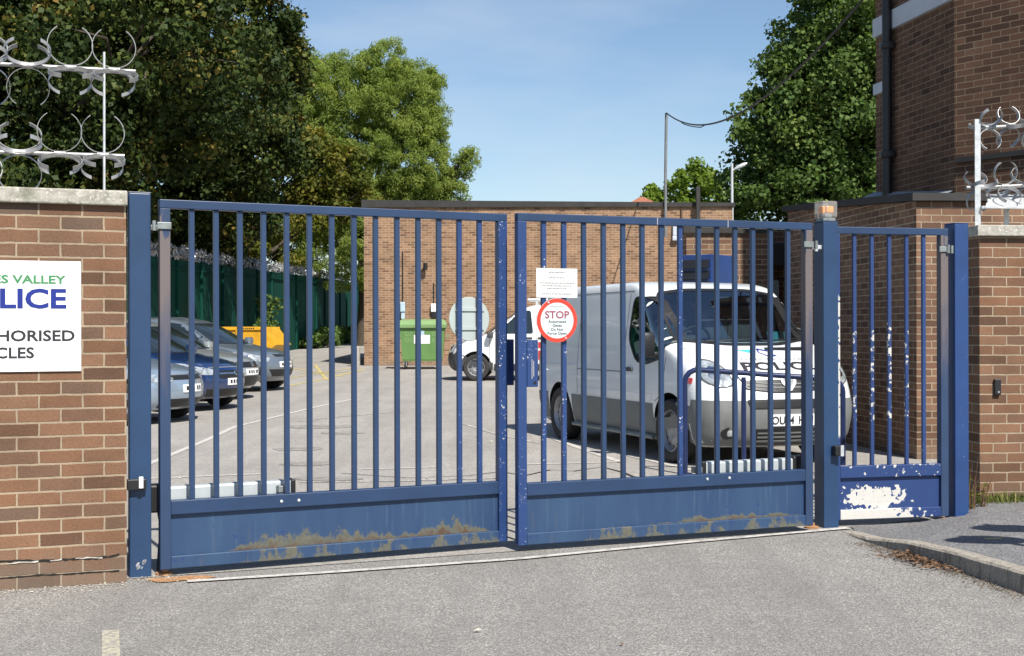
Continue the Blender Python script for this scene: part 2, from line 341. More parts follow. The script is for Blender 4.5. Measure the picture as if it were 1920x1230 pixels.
def leafmat(name, stops, trans=0.35):
    t = NT(name, 0.6, 0, 0.14); nt = t.t
    a = t.n('ShaderNodeAttribute', attribute_name='tone')
    c = t.ramp(a.outputs['Fac'], stops)
    t.color(c)
    tr = t.n('ShaderNodeBsdfTranslucent'); t.put(tr.inputs['Color'], t.mix(1, c, (1.15, 1.25, 0.55), 'MULTIPLY'))
    mx = t.n('ShaderNodeMixShader'); mx.inputs[0].default_value = trans
    o = nt.nodes['Material Output']
    nt.links.new(t.b.outputs[0], mx.inputs[1]); nt.links.new(tr.outputs[0], mx.inputs[2]); nt.links.new(mx.outputs[0], o.inputs['Surface'])
    return t.m
MA['leaf_maple'] = leafmat('maple_leaf', [(0.0, (0.013, 0.026, 0.008)), (0.5, (0.034, 0.054, 0.013)), (0.80, (0.085, 0.10, 0.02)), (0.93, (0.17, 0.13, 0.028)), (1.0, (0.15, 0.07, 0.02))], 0.14)
MA['leaf_willow'] = leafmat('willow_leaf', [(0.0, (0.14, 0.20, 0.05)), (0.6, (0.24, 0.30, 0.075)), (1.0, (0.34, 0.37, 0.10))], 0.5)
MA['leaf_syc'] = leafmat('sycamore_leaf', [(0.0, (0.05, 0.092, 0.026)), (0.6, (0.098, 0.155, 0.04)), (1.0, (0.17, 0.21, 0.054))], 0.3)
MA['leaf_lime'] = leafmat('lime_leaf', [(0.0, (0.08, 0.135, 0.02)), (0.6, (0.15, 0.22, 0.03)), (1.0, (0.22, 0.27, 0.045))], 0.4)
MA['leaf_gold'] = leafmat('yellowing_leaf', [(0.0, (0.05, 0.075, 0.016)), (0.5, (0.11, 0.125, 0.022)), (1.0, (0.24, 0.19, 0.035))], 0.35)
MA['grass'] = leafmat('grass_blade', [(0.0, (0.07, 0.11, 0.025)), (0.6, (0.14, 0.17, 0.045)), (1.0, (0.30, 0.25, 0.11))], 0.3)
# ------------------------------------------------------------------ mesh helpers
def rotz(a): return Matrix.Rotation(a, 4, 'Z')
class MB:
    def __init__(s): s.v = []; s.f = []
    def add(s, vs, fs, M=None):
        o = len(s.v)
        s.v += [tuple(M @ Vector(p)) if M is not None else tuple(p) for p in vs]
        s.f += [tuple(i + o for i in f) for f in fs]
        return s
    def box(s, x0, x1, y0, y1, z0, z1, M=None):
        vs = [(x0, y0, z0), (x1, y0, z0), (x1, y1, z0), (x0, y1, z0), (x0, y0, z1), (x1, y0, z1), (x1, y1, z1), (x0, y1, z1)]
        return s.add(vs, [(3, 2, 1, 0), (4, 5, 6, 7), (0, 1, 5, 4), (1, 2, 6, 5), (2, 3, 7, 6), (3, 0, 4, 7)], M)
    def cbox(s, x0, x1, y0, y1, z0, z1, b=0.005, M=None):      # box with bevelled edges
        bm = bmesh.new(); bmesh.ops.create_cube(bm, size=1)
        for q in bm.verts: q.co = Vector(((x0 + x1) / 2 + q.co.x * (x1 - x0), (y0 + y1) / 2 + q.co.y * (y1 - y0), (z0 + z1) / 2 + q.co.z * (z1 - z0)))
        bmesh.ops.bevel(bm, geom=bm.edges[:], offset=b, segments=2, affect='EDGES', profile=0.5)
        bm.verts.index_update(); s.add([q.co[:] for q in bm.verts], [[q.index for q in f.verts] for f in bm.faces], M); bm.free(); return s
    def prism(s, poly, z0, z1, M=None, ztop=None):              # polygon in xy extruded in z
        n = len(poly); tops = ztop or [z1] * n
        vs = [(x, y, z0) for x, y in poly] + [(x, y, t) for (x, y), t in zip(poly, tops)]
        fs = [tuple(range(n - 1, -1, -1)), tuple(range(n, 2 * n))] + [(i, (i + 1) % n, n + (i + 1) % n, n + i) for i in range(n)]
        return s.add(vs, fs, M)
    def tube(s, pts, r, seg=10, M=None, cap=True, closed=False):
        pts = [Vector(p) for p in pts]; n = len(pts); rs = r if isinstance(r, (list, tuple)) else [r] * n
        vs, fs = [], []; up = None
        for i, p in enumerate(pts):
            a = pts[(i - 1) % n] if (i or closed) else pts[i]; b = pts[(i + 1) % n] if (i < n - 1 or closed) else pts[i]
            d = (b - a).normalized()
            if up is None: up = d.orthogonal().normalized()
            up = (up - d * up.dot(d))
            up = up.normalized() if up.length > 1e-6 else d.orthogonal().normalized()
            q = d.cross(up)
            for k in range(seg):
                t = 2 * math.pi * k / seg; vs.append(p + (up * math.cos(t) + q * math.sin(t)) * rs[i])
        for i in range(n if closed else n - 1):
            j = (i + 1) % n
            for k in range(seg): fs.append((i * seg + k, i * seg + (k + 1) % seg, j * seg + (k + 1) % seg, j * seg + k))
        if cap and not closed: fs += [tuple(range(seg - 1, -1, -1)), tuple((n - 1) * seg + k for k in range(seg))]
        return s.add(vs, fs, M)
    def ribbon(s, pts, side, wdt, th, M=None):                   # flat strip swept along pts, its width along the vector side
        pts = [Vector(p) for p in pts]; side = Vector(side).normalized(); vs, fs = [], []; n = len(pts)
        for i, p in enumerate(pts):
            d = (pts[min(i + 1, n - 1)] - pts[max(i - 1, 0)]).normalized(); nn = d.cross(side).normalized()
            for a, b in ((-1, -1), (1, -1), (1, 1), (-1, 1)): vs.append(p + side * a * wdt / 2 + nn * b * th / 2)
        for i in range(n - 1):
            for k in range(4): fs.append((i * 4 + k, i * 4 + (k + 1) % 4, i * 4 + 4 + (k + 1) % 4, i * 4 + 4 + k))
        fs += [(3, 2, 1, 0), tuple((n - 1) * 4 + k for k in range(4))]
        return s.add(vs, fs, M)
    def lathe(s, prof, seg=32, M=None, cap=True):                # profile of (radius, height) turned about z
        vs, fs = [], []; n = len(prof)
        for r, z in prof:
            for k in range(seg): t = 2 * math.pi * k / seg; vs.append((r * math.cos(t), r * math.sin(t), z))
        for i in range(n - 1):
            for k in range(seg): fs.append((i * seg + k, i * seg + (k + 1) % seg, (i + 1) * seg + (k + 1) % seg, (i + 1) * seg + k))
        if cap and prof[0][0] > 1e-5: fs.append(tuple(range(seg - 1, -1, -1)))
        if cap and prof[-1][0] > 1e-5: fs.append(tuple((n - 1) * seg + k for k in range(seg)))
        return s.add(vs, fs, M)
    def disc(s, r, th, seg=48, M=None): return s.lathe([(r, 0), (r, th)], seg, M)
    def build(s, name, m, parent=None, smooth=None):
        me = bpy.data.meshes.new(name); me.from_pydata(s.v, [], s.f); me.update()
        if s.f:
            uvl = me.uv_layers.new(name='UVMap'); co = np.zeros(len(me.loops) * 2)
            vs = np.array(s.v)
            for pl in me.polygons:                               # metres along the wall, metres up
                nx, ny, nz = pl.normal
                for li in pl.loop_indices:
                    p = vs[me.loops[li].vertex_index]
                    if abs(nz) > 0.7: co[li * 2:li * 2 + 2] = (p[0], p[1])
                    else:
                        h = math.hypot(nx, ny) or 1
                        co[li * 2:li * 2 + 2] = ((-ny * p[0] + nx * p[1]) / h, p[2])
            uvl.data.foreach_set('uv', co)
        if smooth is not None:
            me.polygons.foreach_set('use_smooth', [True] * len(me.polygons)); me.set_sharp_from_angle(angle=R(smooth))
        o = bpy.data.objects.new(name, me); COL.objects.link(o)
        me.materials.append(MA[m] if isinstance(m, str) else m)
        if parent is not None: o.parent = parent
        return o

def tag(o, label=None, cat=None, group=None, kind=None):
    if label: o['label'] = label
    if cat: o['category'] = cat
    if group: o['group'] = group
    if kind: o['kind'] = kind
    return o
def empty(name, loc=(0, 0, 0), rz=0.0, label=None, cat=None, group=None):
    o = bpy.data.objects.new(name, None); COL.objects.link(o); o.location = loc; o.rotation_euler = (0, 0, rz)
    o.empty_display_size = 0.2
    return tag(o, label, cat, group)
def kids(o): return [c for c in bpy.data.objects if c.parent == o]
def copy_tree(o, parent=None):
    c = o.copy(); COL.objects.link(c); c.parent = parent
    for ch in kids(o): copy_tree(ch, c)
    return c

def text_verts(s, x0, x1, z0, z1, bold=0.0, thick=0.0015, narrow=None):
    """Letters as a mesh lying in xz (facing -y), capital height z0..z1, filling x0..x1."""
    cu = bpy.data.curves.new('text', 'FONT'); cu.body = s; cu.offset = bold; cu.extrude = 0; cu.resolution_u = 3
    ob = bpy.data.objects.new('text', cu); COL.objects.link(ob)
    dg = bpy.context.evaluated_depsgraph_get(); me = bpy.data.meshes.new_from_object(ob.evaluated_get(dg))
    vs = np.array([v.co[:] for v in me.vertices]); fs = [tuple(p.vertices) for p in me.polygons]
    bpy.data.objects.remove(ob); bpy.data.curves.remove(cu); bpy.data.meshes.remove(me)
    cap = vs[:, 1].max()
    lo = min(0.0, vs[:, 1].min())
    if not any(ch in 'gjpqy' for ch in s): lo = vs[:, 1].min()
    xs = (vs[:, 0] - vs[:, 0].min()) / (vs[:, 0].max() - vs[:, 0].min())
    zs = (vs[:, 1] - (0 if lo < -0.05 else lo)) / (cap - (0 if lo < -0.05 else lo))
    X = x0 + xs * (x1 - x0); Z = z0 + zs * (z1 - z0)
    return [(a, -thick, b) for a, b in zip(X, Z)], fs

def ground_z(y): return 0.0 if y < 16 else 0.0125 * (min(y, 92) - 16)
def ray(px, py): return Vector(((px - 960) / FPX, 1.0, -(py - HY) / FPX))
def gpt(px, py):                                                  # where a photo point meets the ground
    d = ray(px, py); t = 3.0
    for _ in range(60):
        z = CZ + d.z * t; g = ground_z(t); t -= (z - g) / (d.z - (0.0125 if t > 16 else 0))
    return d.x * t, t
def plane_u(px, py, o, ang):                                     # (along, height) where a photo point meets a vertical plane
    d = ray(px, py); n = (-math.sin(ang), math.cos(ang))
    t = (o[0] * n[0] + o[1] * n[1]) / (d.x * n[0] + d.y * n[1])
    x, y = d.x * t, d.y * t
    return (x - o[0]) * math.cos(ang) + (y - o[1]) * math.sin(ang), CZ + d.z * t

# ------------------------------------------------------------------ ground, yard, pavement, markings
def sheet(name, poly, m, lift, step=None, kind='structure'):
    """A ground sheet following the slope, lift metres above the ground."""
    mb = MB()
    ys = sorted({p[1] for p in poly} | ({16, 92} if max(p[1] for p in poly) > 16 else set()))
    bm = bmesh.new(); vs = [bm.verts.new((x, y, 0)) for x, y in poly]; bm.faces.new(vs)
    for yc in (16.0, 92.0):
        bmesh.ops.bisect_plane(bm, geom=bm.verts[:] + bm.edges[:] + bm.faces[:], plane_co=(0, yc, 0), plane_no=(0, 1, 0))
    for v in bm.verts: v.co.z = ground_z(v.co.y) + lift
    bmesh.ops.recalc_face_normals(bm, faces=bm.faces[:])
    if sum(f.normal.z for f in bm.faces) < 0: bmesh.ops.reverse_faces(bm, faces=bm.faces[:])
    bm.verts.index_update()
    mb.add([v.co[:] for v in bm.verts], [[v.index for v in f.verts] for f in bm.faces]); bm.free()
    o = mb.build(name, m); tag(o, kind=kind); return o
sheet('ground', [(-300, -60), (300, -60), (300, 700), (-300, 700)], 'road', 0.0)
# the yard: a smoother, paler surface beginning at the gate line
sheet('yard', [(-2.2, 7.16), (2.28, 8.96), (3.6, 9.7), (9, 9.7), (9, 90), (-10.2, 90), (-10.2, 10), (-4, 7.4)], 'yard', 0.004)
def stripe(name, pts, wd, m='line', lift=0.009, px=True):
    P = [gpt(*p) for p in pts] if px else pts
    L, Rr = [], []
    for i, (x, y) in enumerate(P):
        a = P[max(i - 1, 0)]; b = P[min(i + 1, len(P) - 1)]
        d = Vector((b[0] - a[0], b[1] - a[1])).normalized(); n = Vector((-d.y, d.x)) * wd / 2
        L.append((x + n.x, y + n.y)); Rr.append((x - n.x, y - n.y))
    return sheet(name, L + Rr[::-1], m, lift)
stripe('gate_line_marking', [(350, 1091), (640, 1073), (980, 1049), (1280, 1020), (1590, 993)], 0.062)
stripe('bay_line_marking', [(272, 872), (440, 800), (580, 766), (668, 747)], 0.085)
stripe('bay_line_marking', [(268, 898), (378, 893), (490, 889)], 0.075)
stripe('bay_line_marking', [(672, 881), (740, 879), (816, 877)], 0.07)
stripe('bay_line_marking', [(1030, 820), (1100, 846), (1166, 869)], 0.09)
stripe('bay_line_marking', [(975, 872), (1070, 870), (1164, 868)], 0.07)
stripe('bay_line_marking', [(1180, 856), (1300, 884)], 0.08)
stripe('faint_line_marking', [(560, 905), (760, 903), (930, 898)], 0.05, 'line_old')
stripe('faint_line_marking', [(868, 795), (930, 815), (1010, 832)], 0.06, 'line_old')
stripe('faint_line_marking', [(560, 790), (640, 781), (760, 772)], 0.06, 'line_old')
stripe('yellow_line_marking', [(534, 724), (600, 712), (684, 692)], 0.12, 'line_yellow')
for a, b in (((548, 690), (640, 706)), ((560, 700), (676, 697)), ((590, 683), (612, 712)), ((545, 708), (660, 690))):
    stripe('yellow_line_marking', [a, b], 0.10, 'line_yellow', 0.010)
stripe('road_dash_marking', [(206, 1182), (207, 1262)], 0.075, worn_paint('worn_road_dash', (0.40, 0.375, 0.28), 0.50, 30), 0.006)
# tar joint across the yard
rnd = random.Random(3)
pts = [(935, 885), (985, 893), (1030, 884), (1080, 884), (1130, 878), (1165, 888), (1200, 903)]
stripe('tarmac_joint', [(x + rnd.uniform(-4, 4), y + rnd.uniform(-1.5, 1.5)) for x, y in pts], 0.03, 'crack', 0.010)
stripe('tarmac_joint', [(640, 888), (760, 897), (880, 893), (935, 886)], 0.02, 'grey_plastic', 0.010)
# darker oil marks left by parked cars
for i, (x, y, a, b) in enumerate(((600, 800, .5, .16), (560, 842, .3, .12), (575, 870, .28, .1), (640, 812, .3, .09), (615, 898, .34, .09))):
    cx, cy = gpt(x, y)
    sheet('oil_stain', [(cx + a * math.cos(t) * rnd.uniform(.8, 1.1), cy + b * 2.2 * math.sin(t) * rnd.uniform(.8, 1.1)) for t in [k * math.pi / 8 for k in range(16)]], 'pole' if i < 0 else plain('oil_mark', (0.225, 0.21, 0.19), 0.8, vary=0.35, scale=9), 0.008)
# pavement with its kerb, rising from the dropped crossing at the gate
K = [(2.255, 8.80, 0.006), (2.33, 8.35, 0.03), (2.44, 7.95, 0.075), (2.56, 7.40, 0.10), (2.70, 6.70, 0.112), (2.95, 5.6, 0.115), (3.5, 3.5, 0.115), (4.6, 0.0, 0.115), (8, -10, 0.115)]
IN = [(2.38, 9.0, 0.012), (2.9, 9.12, 0.02), (3.3, 9.3, 0.05), (3.6, 9.85, 0.075), (5.2, 9.8, 0.10), (7, 8.5, 0.11), (9, 6, 0.115), (11, 2, 0.115), (15, -8, 0.115)]
mb = MB(); kb = MB()
kw = 0.11
kin = []
for i, (x, y, z) in enumerate(K):
    a = K[max(i - 1, 0)]; b = K[min(i + 1, len(K) - 1)]; d = Vector((b[0] - a[0], b[1] - a[1])).normalized()
    kin.append((x - d.y * kw, y + d.x * kw, z) if False else (x + abs(d.y) * kw, y + abs(d.x) * kw, z))
n = len(K)
vs = [(x, y, z - 0.004) for x, y, z in kin] + list(IN)
fs = [(i, i + 1, n + i + 1, n + i) for i in range(n - 1)]
mb.add(vs, fs)
bm = bmesh.new(); V = [bm.verts.new(v) for v in mb.v]
for f in mb.f: bm.faces.new([V[i] for i in f])
bmesh.ops.subdivide_edges(bm, edges=bm.edges[:], cuts=3, use_grid_fill=True)
bmesh.ops.recalc_face_normals(bm, faces=bm.faces[:])
if sum(f.normal.z for f in bm.faces) < 0: bmesh.ops.reverse_faces(bm, faces=bm.faces[:])
bm.verts.index_update(); q = MB(); q.add([v.co[:] for v in bm.verts], [[v.index for v in f.verts] for f in bm.faces]); bm.free()
tag(q.build('pavement', 'pave'), kind='structure')
def fine(P, m=10):
    o = []
    for a, b in zip(P[:-1], P[1:]):
        for k in range(m): o.append(tuple(a[i] + (b[i] - a[i]) * k / m for i in range(3)))
    return o + [P[-1]]
Kf, If = fine(K), fine(kin); n = len(Kf)
vs = []
for (x, y, z), (u, v, ww) in zip(Kf, If):
    j = lambda: rnd.uniform(-0.003, 0.003)
    vs += [(x - 0.006, y - 0.004, -0.03), (x + j(), y + j(), z - 0.012), (x + 0.012, y + 0.008, z + j() * 0.5), (u, v, z + j() * 0.5), (u, v, -0.03)]
fs = [(i * 5 + k, i * 5 + k + 1, i * 5 + k + 6, i * 5 + k + 5) for i in range(n - 1) for k in range(4)]
kb.add(vs, [f[::-1] for f in fs]); tag(kb.build('kerb', 'kerb'), kind='structure')
def pave_stripe(a, b, wd, z=0.105):
    d = (Vector(b) - Vector(a)).normalized(); nn = Vector((-d.y, d.x)) * wd / 2
    P = [(a[0] + nn.x, a[1] + nn.y, z + .012), (b[0] + nn.x, b[1] + nn.y, z + .012), (b[0] - nn.x, b[1] - nn.y, z + .012), (a[0] - nn.x, a[1] - nn.y, z + .012)]
    q = MB(); q.add(P, [(0, 1, 2, 3)]); 
    o = q.build('pavement_paint_marking', 'line_yellow'); tag(o, kind='structure')
pave_stripe((2.93, 7.95), (3.35, 7.97), 0.035, 0.082); pave_stripe((3.02, 7.42), (3.3, 7.43), 0.05, 0.098)

# ------------------------------------------------------------------ left boundary wall with coping and sign
A20 = R(20.5)
WO = (-2.139, 7.10)
lw = empty('brick_wall', (WO[0], WO[1], 0), A20, 'tall brown brick boundary wall with concrete coping, carrying the white sign', 'wall')
mb = MB(); mb.box(-5.2, 0, 0, 0.22, -0.05, 2.085); mb.build('brickwork', 'brick_wall', lw)
mb = MB()
for x0, x1 in ((-5.2, -2.7), (-2.692, -0.006), ):
    mb.cbox(x0, x1 + 0.012, -0.035, 0.255, 2.085, 2.168, 0.008)
mb.build('coping', 'coping', lw)
# open bed joint two courses above the ground, with loose mortar in it
def joint(z, x0, x1, amp, m, th, off, seed):
    r2 = random.Random(seed); q = MB(); xs = np.arange(x0, x1, 0.02); up = []; dn = []
    for x in xs:
        c = z + amp * (math.sin(x * 9 + seed) * 0.5 + math.sin(x * 23 + seed * 2) * 0.3 + r2.uniform(-.4, .4)); h = th * r2.uniform(0.35, 1.1)
        up.append((x, -off, c + h)); dn.append((x, -off, c - h))
    k = len(up); q.add(up + dn, [(i, k + i, k + i + 1, i + 1) for i in range(k - 1)]); return q
joint(0.150, -1.6, -0.03, 0.010, 'crack', 0.007, 0.003, 1).build('open_joint', 'crack', lw)
for xa, xb in ((-0.62, -0.45), (-0.40, -0.33), (-0.27, -0.12), (-0.95, -0.80)): joint(0.146, xa, xb, 0.006, 'crack_mortar', 0.004, 0.005, 4).build('loose_mortar', 'crack_mortar', lw)
joint(0.068, -1.6, -0.02, 0.003, 'crack', 0.005, 0.003, 6).build('open_joint', 'crack', lw)
# entrance sign
u1, zt = plane_u(152, 489, WO, A20); _, zb = plane_u(152, 694, WO, A20)
def U(px): return plane_u(px, 600, WO, A20)[0]
def ZS(py, px=80): return plane_u(px, py, WO, A20)[1]
sg = empty('entrance_sign', (WO[0], WO[1], 0), A20, 'white police entrance sign with green, blue and black lettering on the brick wall', 'sign')
sw = 0.80
q = MB(); q.cbox(u1 - sw, u1, -0.012, -0.002, zb, zt, 0.002); q.build('board', 'sign_white', sg)
def line(s, xa, xb, ya, yb, m, bold):
    q = MB(); vs, fs = text_verts(s, U(xa), U(xb), ZS(yb, (max(xa, 0) + xb) / 2), ZS(ya, (max(xa, 0) + xb) / 2), bold); q.add([(x, y - 0.0125, z) for x, y, z in vs], fs)
    q.build('lettering', m, sg)
line('THAMES VALLEY', -97, 124, 514, 530, 'ink_green', 0.03)
line('POLICE', -90, 124.5, 539, 577, 'ink_blue', 0.028)
line('AUTHORISED', -82, 140, 617, 638, 'ink_black', 0.024)
line('VEHICLES', -84, 64, 649, 670, 'ink_black', 0.024)
for sx, sz in ((u1 - .02, zb + .02), (u1 - .02, zt - .02), (u1 - sw + .02, zb + .02), (u1 - sw + .02, zt - .02)):
    q = MB(); q.lathe([(0.004, 0), (0.003, 0.002), (0, 0.0025)], 10, Matrix.Translation((sx, -0.0122, sz)) @ Matrix.Rotation(R(90), 4, 'X'))
    q.build('screw', 'galv', sg)

# ------------------------------------------------------------------ rotary anti-climb spikes
def claw(mb, M, r=0.112, wd=0.026, gap=46, lean=0.0, half=None):
    """One open ring of flat steel strip, its open end away from the rail."""
    for sgn in (-1, 1):
        if half and sgn != half: continue
        pts = [(sgn * r * math.sin(t) * 1.02, 0, r - r * math.cos(t)) for t in [math.pi * (1 - gap / 360) * k / 16 for k in range(17)]]
        mb.ribbon(pts, (0, 1, 0), wd, 0.0035, M)
def spikes(name, p0, p1, rr, tilts, pitch, seed, parent, m='spike', cw=0.024, cr=0.112):
    """A rail with claws set round it, one set each pitch."""
    p0, p1 = Vector(p0), Vector(p1); d = (p1 - p0); L = d.length; d.normalize()
    X = d; Y = Vector((-d.y, d.x, 0)).normalized(); Z = X.cross(Y)
    F = Matrix((X, Y, Z)).transposed().to_4x4()
    q = MB(); q.tube([p0, p1], rr, 12)
    rail = q.build('spike_rail', m, parent, 40)
    r2 = random.Random(seed); k = 0; s = 0.115 
    while s < L - 0.03:
        for a in tilts(k, r2):
            q = MB(); c = p1 - d * s
            M = Matrix.Translation(c) @ F @ Matrix.Rotation(a, 4, 'X') @ Matrix.Translation((0, 0, rr)) 
            claw(q, M, cr * r2.uniform(0.95, 1.05), cw, r2.uniform(52, 74))
            q.build('claw', m, rail, 40)
        q = MB(); q.tube([p1 - d * (s - 0.03), p1 - d * (s + 0.03)], rr + 0.006, 12); q.build('collar', m, rail, 40)
        s += pitch * (1 if k < 1 else r2.uniform(0.9, 1.0)); k += 1
sp = empty('spike_barrier', (0, 0, 0), 0, 'steel rotary anti-climb spikes on two rails above the signed brick wall', 'security spikes')
def wallpt(px, py, depth):                                        # a point on a vertical plane depth metres behind the wall face
    o = (WO[0] - depth * math.sin(A20), WO[1] + depth * math.cos(A20)); u, z = plane_u(px, py, o, A20)
    return (o[0] + u * math.cos(A20), o[1] + u * math.sin(A20), z)
def tl(k, r): 
    b = r.uniform(-0.16, 0.16) + (0.0 if k < 2 else r.uniform(-0.9, 0.9))
    return [b, b + R(112), b - R(118)]
a, b = wallpt(255, 132.5, 0.11), wallpt(0, 118, 0.11)
ext = lambda p, q_, s: tuple(p[i] + (q_[i] - p[i]) * s for i in range(3))
spikes('spikes', ext(a, b, 2.6), a, 0.0115, tl, 0.232, 5, sp)
a, b = wallpt(234, 291, 0.11), wallpt(0, 283, 0.11)
spikes('spikes', ext(a, b, 2.8), a, 0.0115, tl, 0.228, 12, sp)
q = MB(); p = wallpt(196.5, 96, 0.10); g = wallpt(196, 357, 0.10)
q.tube([(g[0], g[1], 2.15), (p[0], p[1], p[2])], 0.007, 8); q.build('upright_rod', 'galv', sp, 40)
q = MB(); g = wallpt(-260, 357, 0.10); q.tube([(g[0], g[1], 2.15), (g[0], g[1], 3.0)], 0.007, 8); q.build('upright_rod', 'galv', sp, 40)

# ------------------------------------------------------------------ gate posts
def post(px_label, cx, cy, ang, z0, z1, half, mat, label):
    r = empty('gate_post', (cx, cy, 0), ang, label, 'gate post', 'blue square gate posts')
    q = MB(); q.cbox(-half, half, -half, half, z0, z1 - 0.006, 0.006); q.build('shaft', mat, r)
    q = MB(); q.cbox(-half - 0.002, half + 0.002, -half - 0.002, half + 0.002, z1 - 0.0065, z1, 0.003); q.build('cap', mat, r)
    return r
def sensor(r, x, y, z, s=1, name='photocell'):
    q = MB(); q.cbox(x - 0.03, x + 0.035, y - 0.055, y - 0.001, z - 0.035, z + 0.035, 0.006); q.build(name, 'black', r)
    q = MB(); q.box(x + 0.008, x + 0.034, y - 0.0605, y - 0.0555, z - 0.036, z + 0.04); q.build('sensor_plate', 'galv', r)
pl = post('l', -2.12, 7.28, A20, -0.02, 2.178, 0.06, 'blue_post', 'blue gate post beside the signed brick wall, with a photocell low down')
q = MB(); q.cbox(-0.075, 0.03, -0.10, -0.062, 0.50, 0.56, 0.004); q.build('photocell_bracket', 'black', pl)
q = MB(); q.cbox(-0.012, 0.012, -0.116, -0.1005, 0.51, 0.575, 0.003); q.build('photocell', 'sign_white', pl)
q = MB(); r2 = random.Random(4)
for i in range(9): q.disc(r2.uniform(.003, .008), 0.0006, 7, Matrix.Translation((r2.uniform(-.02, .03), -0.0605, r2.uniform(.04, .10))) @ Matrix.Rotation(R(90), 4, 'X') @ Matrix.Scale(2.1, 4, (0.6, 0.8, 0)))
q.build('paint_scar', 'ink_pale', pl)
pc = post('c', 2.216, 9.03, A20, -0.02, 2.155, 0.061, 'blue_post', 'blue gate post between the double gates and the small side gate, lamp on top')
sensor(pc, 0.028, -0.061, 0.545)
pr = post('r', 3.222, 9.28, A20, 0.0, 2.16, 0.06, gate_paint('scuffed_blue_post', (0.016, 0.048, 0.155), 0.012), 'scuffed blue gate post beside the brick pier, hinging the side gate')
# hinge arms welded to the posts
def hinge(r, x, z, sgn, m='galv_dark'):
    q = MB(); q.cbox(min(x, x + sgn * 0.10), max(x, x + sgn * 0.10), -0.040, -0.010, z - 0.015, z + 0.015, 0.004)
    q.lathe([(0.013, -0.03), (0.013, 0.03)], 14, Matrix.Translation((x + sgn * 0.055, -0.052, z)))
    q.build('hinge_arm', m, r)

# ------------------------------------------------------------------ gate leaves
def gate(name, org, ang, L, z0, z1, zm0, zm1, zb, nbar, bar_w, stile_mats, kickm, botm, label, group, hinge_at, bar_m=None, mid_m='blue', sw0=0.06):
    r = empty(name, (org[0], org[1], 0), ang, label, 'gate', group)
    sw, d = 0.06, 0.03
    for k, (x, m, wd_) in enumerate(((0, stile_mats[0], sw0), (L - sw, stile_mats[1], sw))):
        q = MB(); q.cbox(x, x + wd_, -d, d, z0, z1 - 0.05 if True else z1, 0.004); q.build('stile', m, r)
    q = MB(); q.cbox(0, L, -d, d, z1 - 0.0497, z1, 0.004); q.build('top_rail', 'blue', r)
    q = MB(); q.cbox(sw0 + .0005, L - sw - .0005, -d + 0.001, d - 0.001, zm0, zm1, 0.004); q.build('mid_rail', mid_m, r)
    q = MB(); q.cbox(sw0 + .0005, L - sw - .0005, -d + 0.001, d - 0.001, z0 + .002, zb, 0.004); q.build('bottom_rail', botm, r)
    q = MB(); q.box(sw0 + .001, L - sw - .001, -0.004, 0.0, zb + .0005, zm0 - .0005); q.build('kick_panel', kickm, r)
    gap = (L - sw - sw0 - nbar * bar_w) / (nbar + 1)
    for k in range(nbar):
        x = sw0 + gap + k * (gap + bar_w)
        q = MB(); q.cbox(x, x + bar_w, -bar_w / 2, bar_w / 2, zm1 + .0003, z1 - 0.0502, 0.003)
        m = 'blue'
        if bar_m: m = bar_m[k]
        q.build('bar', m, r)
    if hinge_at is not None:
        hx = 0.03 if hinge_at == 0 else L - 0.03
        for hz in (z1 - 0.15,):
            q = MB(); q.cbox(hx - 0.045, hx + 0.034, -d - 0.010, -d - 0.0005, hz - 0.02, hz + 0.02, 0.003)
            q.lathe([(0.012, -0.028), (0.012, 0.028)], 14, Matrix.Translation((hx + (-0.06 if hinge_at == 0 else 0.06), -d + 0.005, hz)))
            q.build('hinge', 'galv_dark', r)
    return r
LO, LA, LL = (-2.0, 7.25), R(26.1), 2.18
RO, RA, RL = (0.027, 8.05), R(21.9), 2.20
chipbar = lambda n, s: [('blue_chip' if i in s else 'blue') for i in range(n)]
gl = gate('gate_leaf', LO, LA, LL, 0.042, 2.137, 0.350, 0.43, 0.115, 14, 0.030, ('blue_faded', 'blue_chip'), 'kick_l', 'rail_rust',
          'blue barred gate leaf beside the signed wall, rust patches along its kick panel', 'blue double gate leaves', 0, chipbar(14, (13, 12)))
gr = gate('gate_leaf', RO, RA, RL, 0.040, 2.130, 0.350, 0.43, 0.115, 14, 0.030, ('blue_chip', 'blue_faded'), 'kick_r', 'rail_rust',
          'blue barred gate leaf carrying the red ringed stop sign and paper notice', 'blue double gate leaves', 1, chipbar(14, (0, 1, 7)))
PO, PA, PL = (2.283, 9.035), R(12.9), 0.87
gp = gate('side_gate', PO, PA, PL, 0.050, 2.118, 0.345, 0.43, 0.120, 5, 0.026, ('white_stile', 'blue_faded'), 'flake_panel', 'flake_rail',
          'narrow blue pedestrian side gate with paint flaking off to white', None, 1, ['flake_bar'] * 4 + ['blue_chip'], 'flake_mid', 0.022)
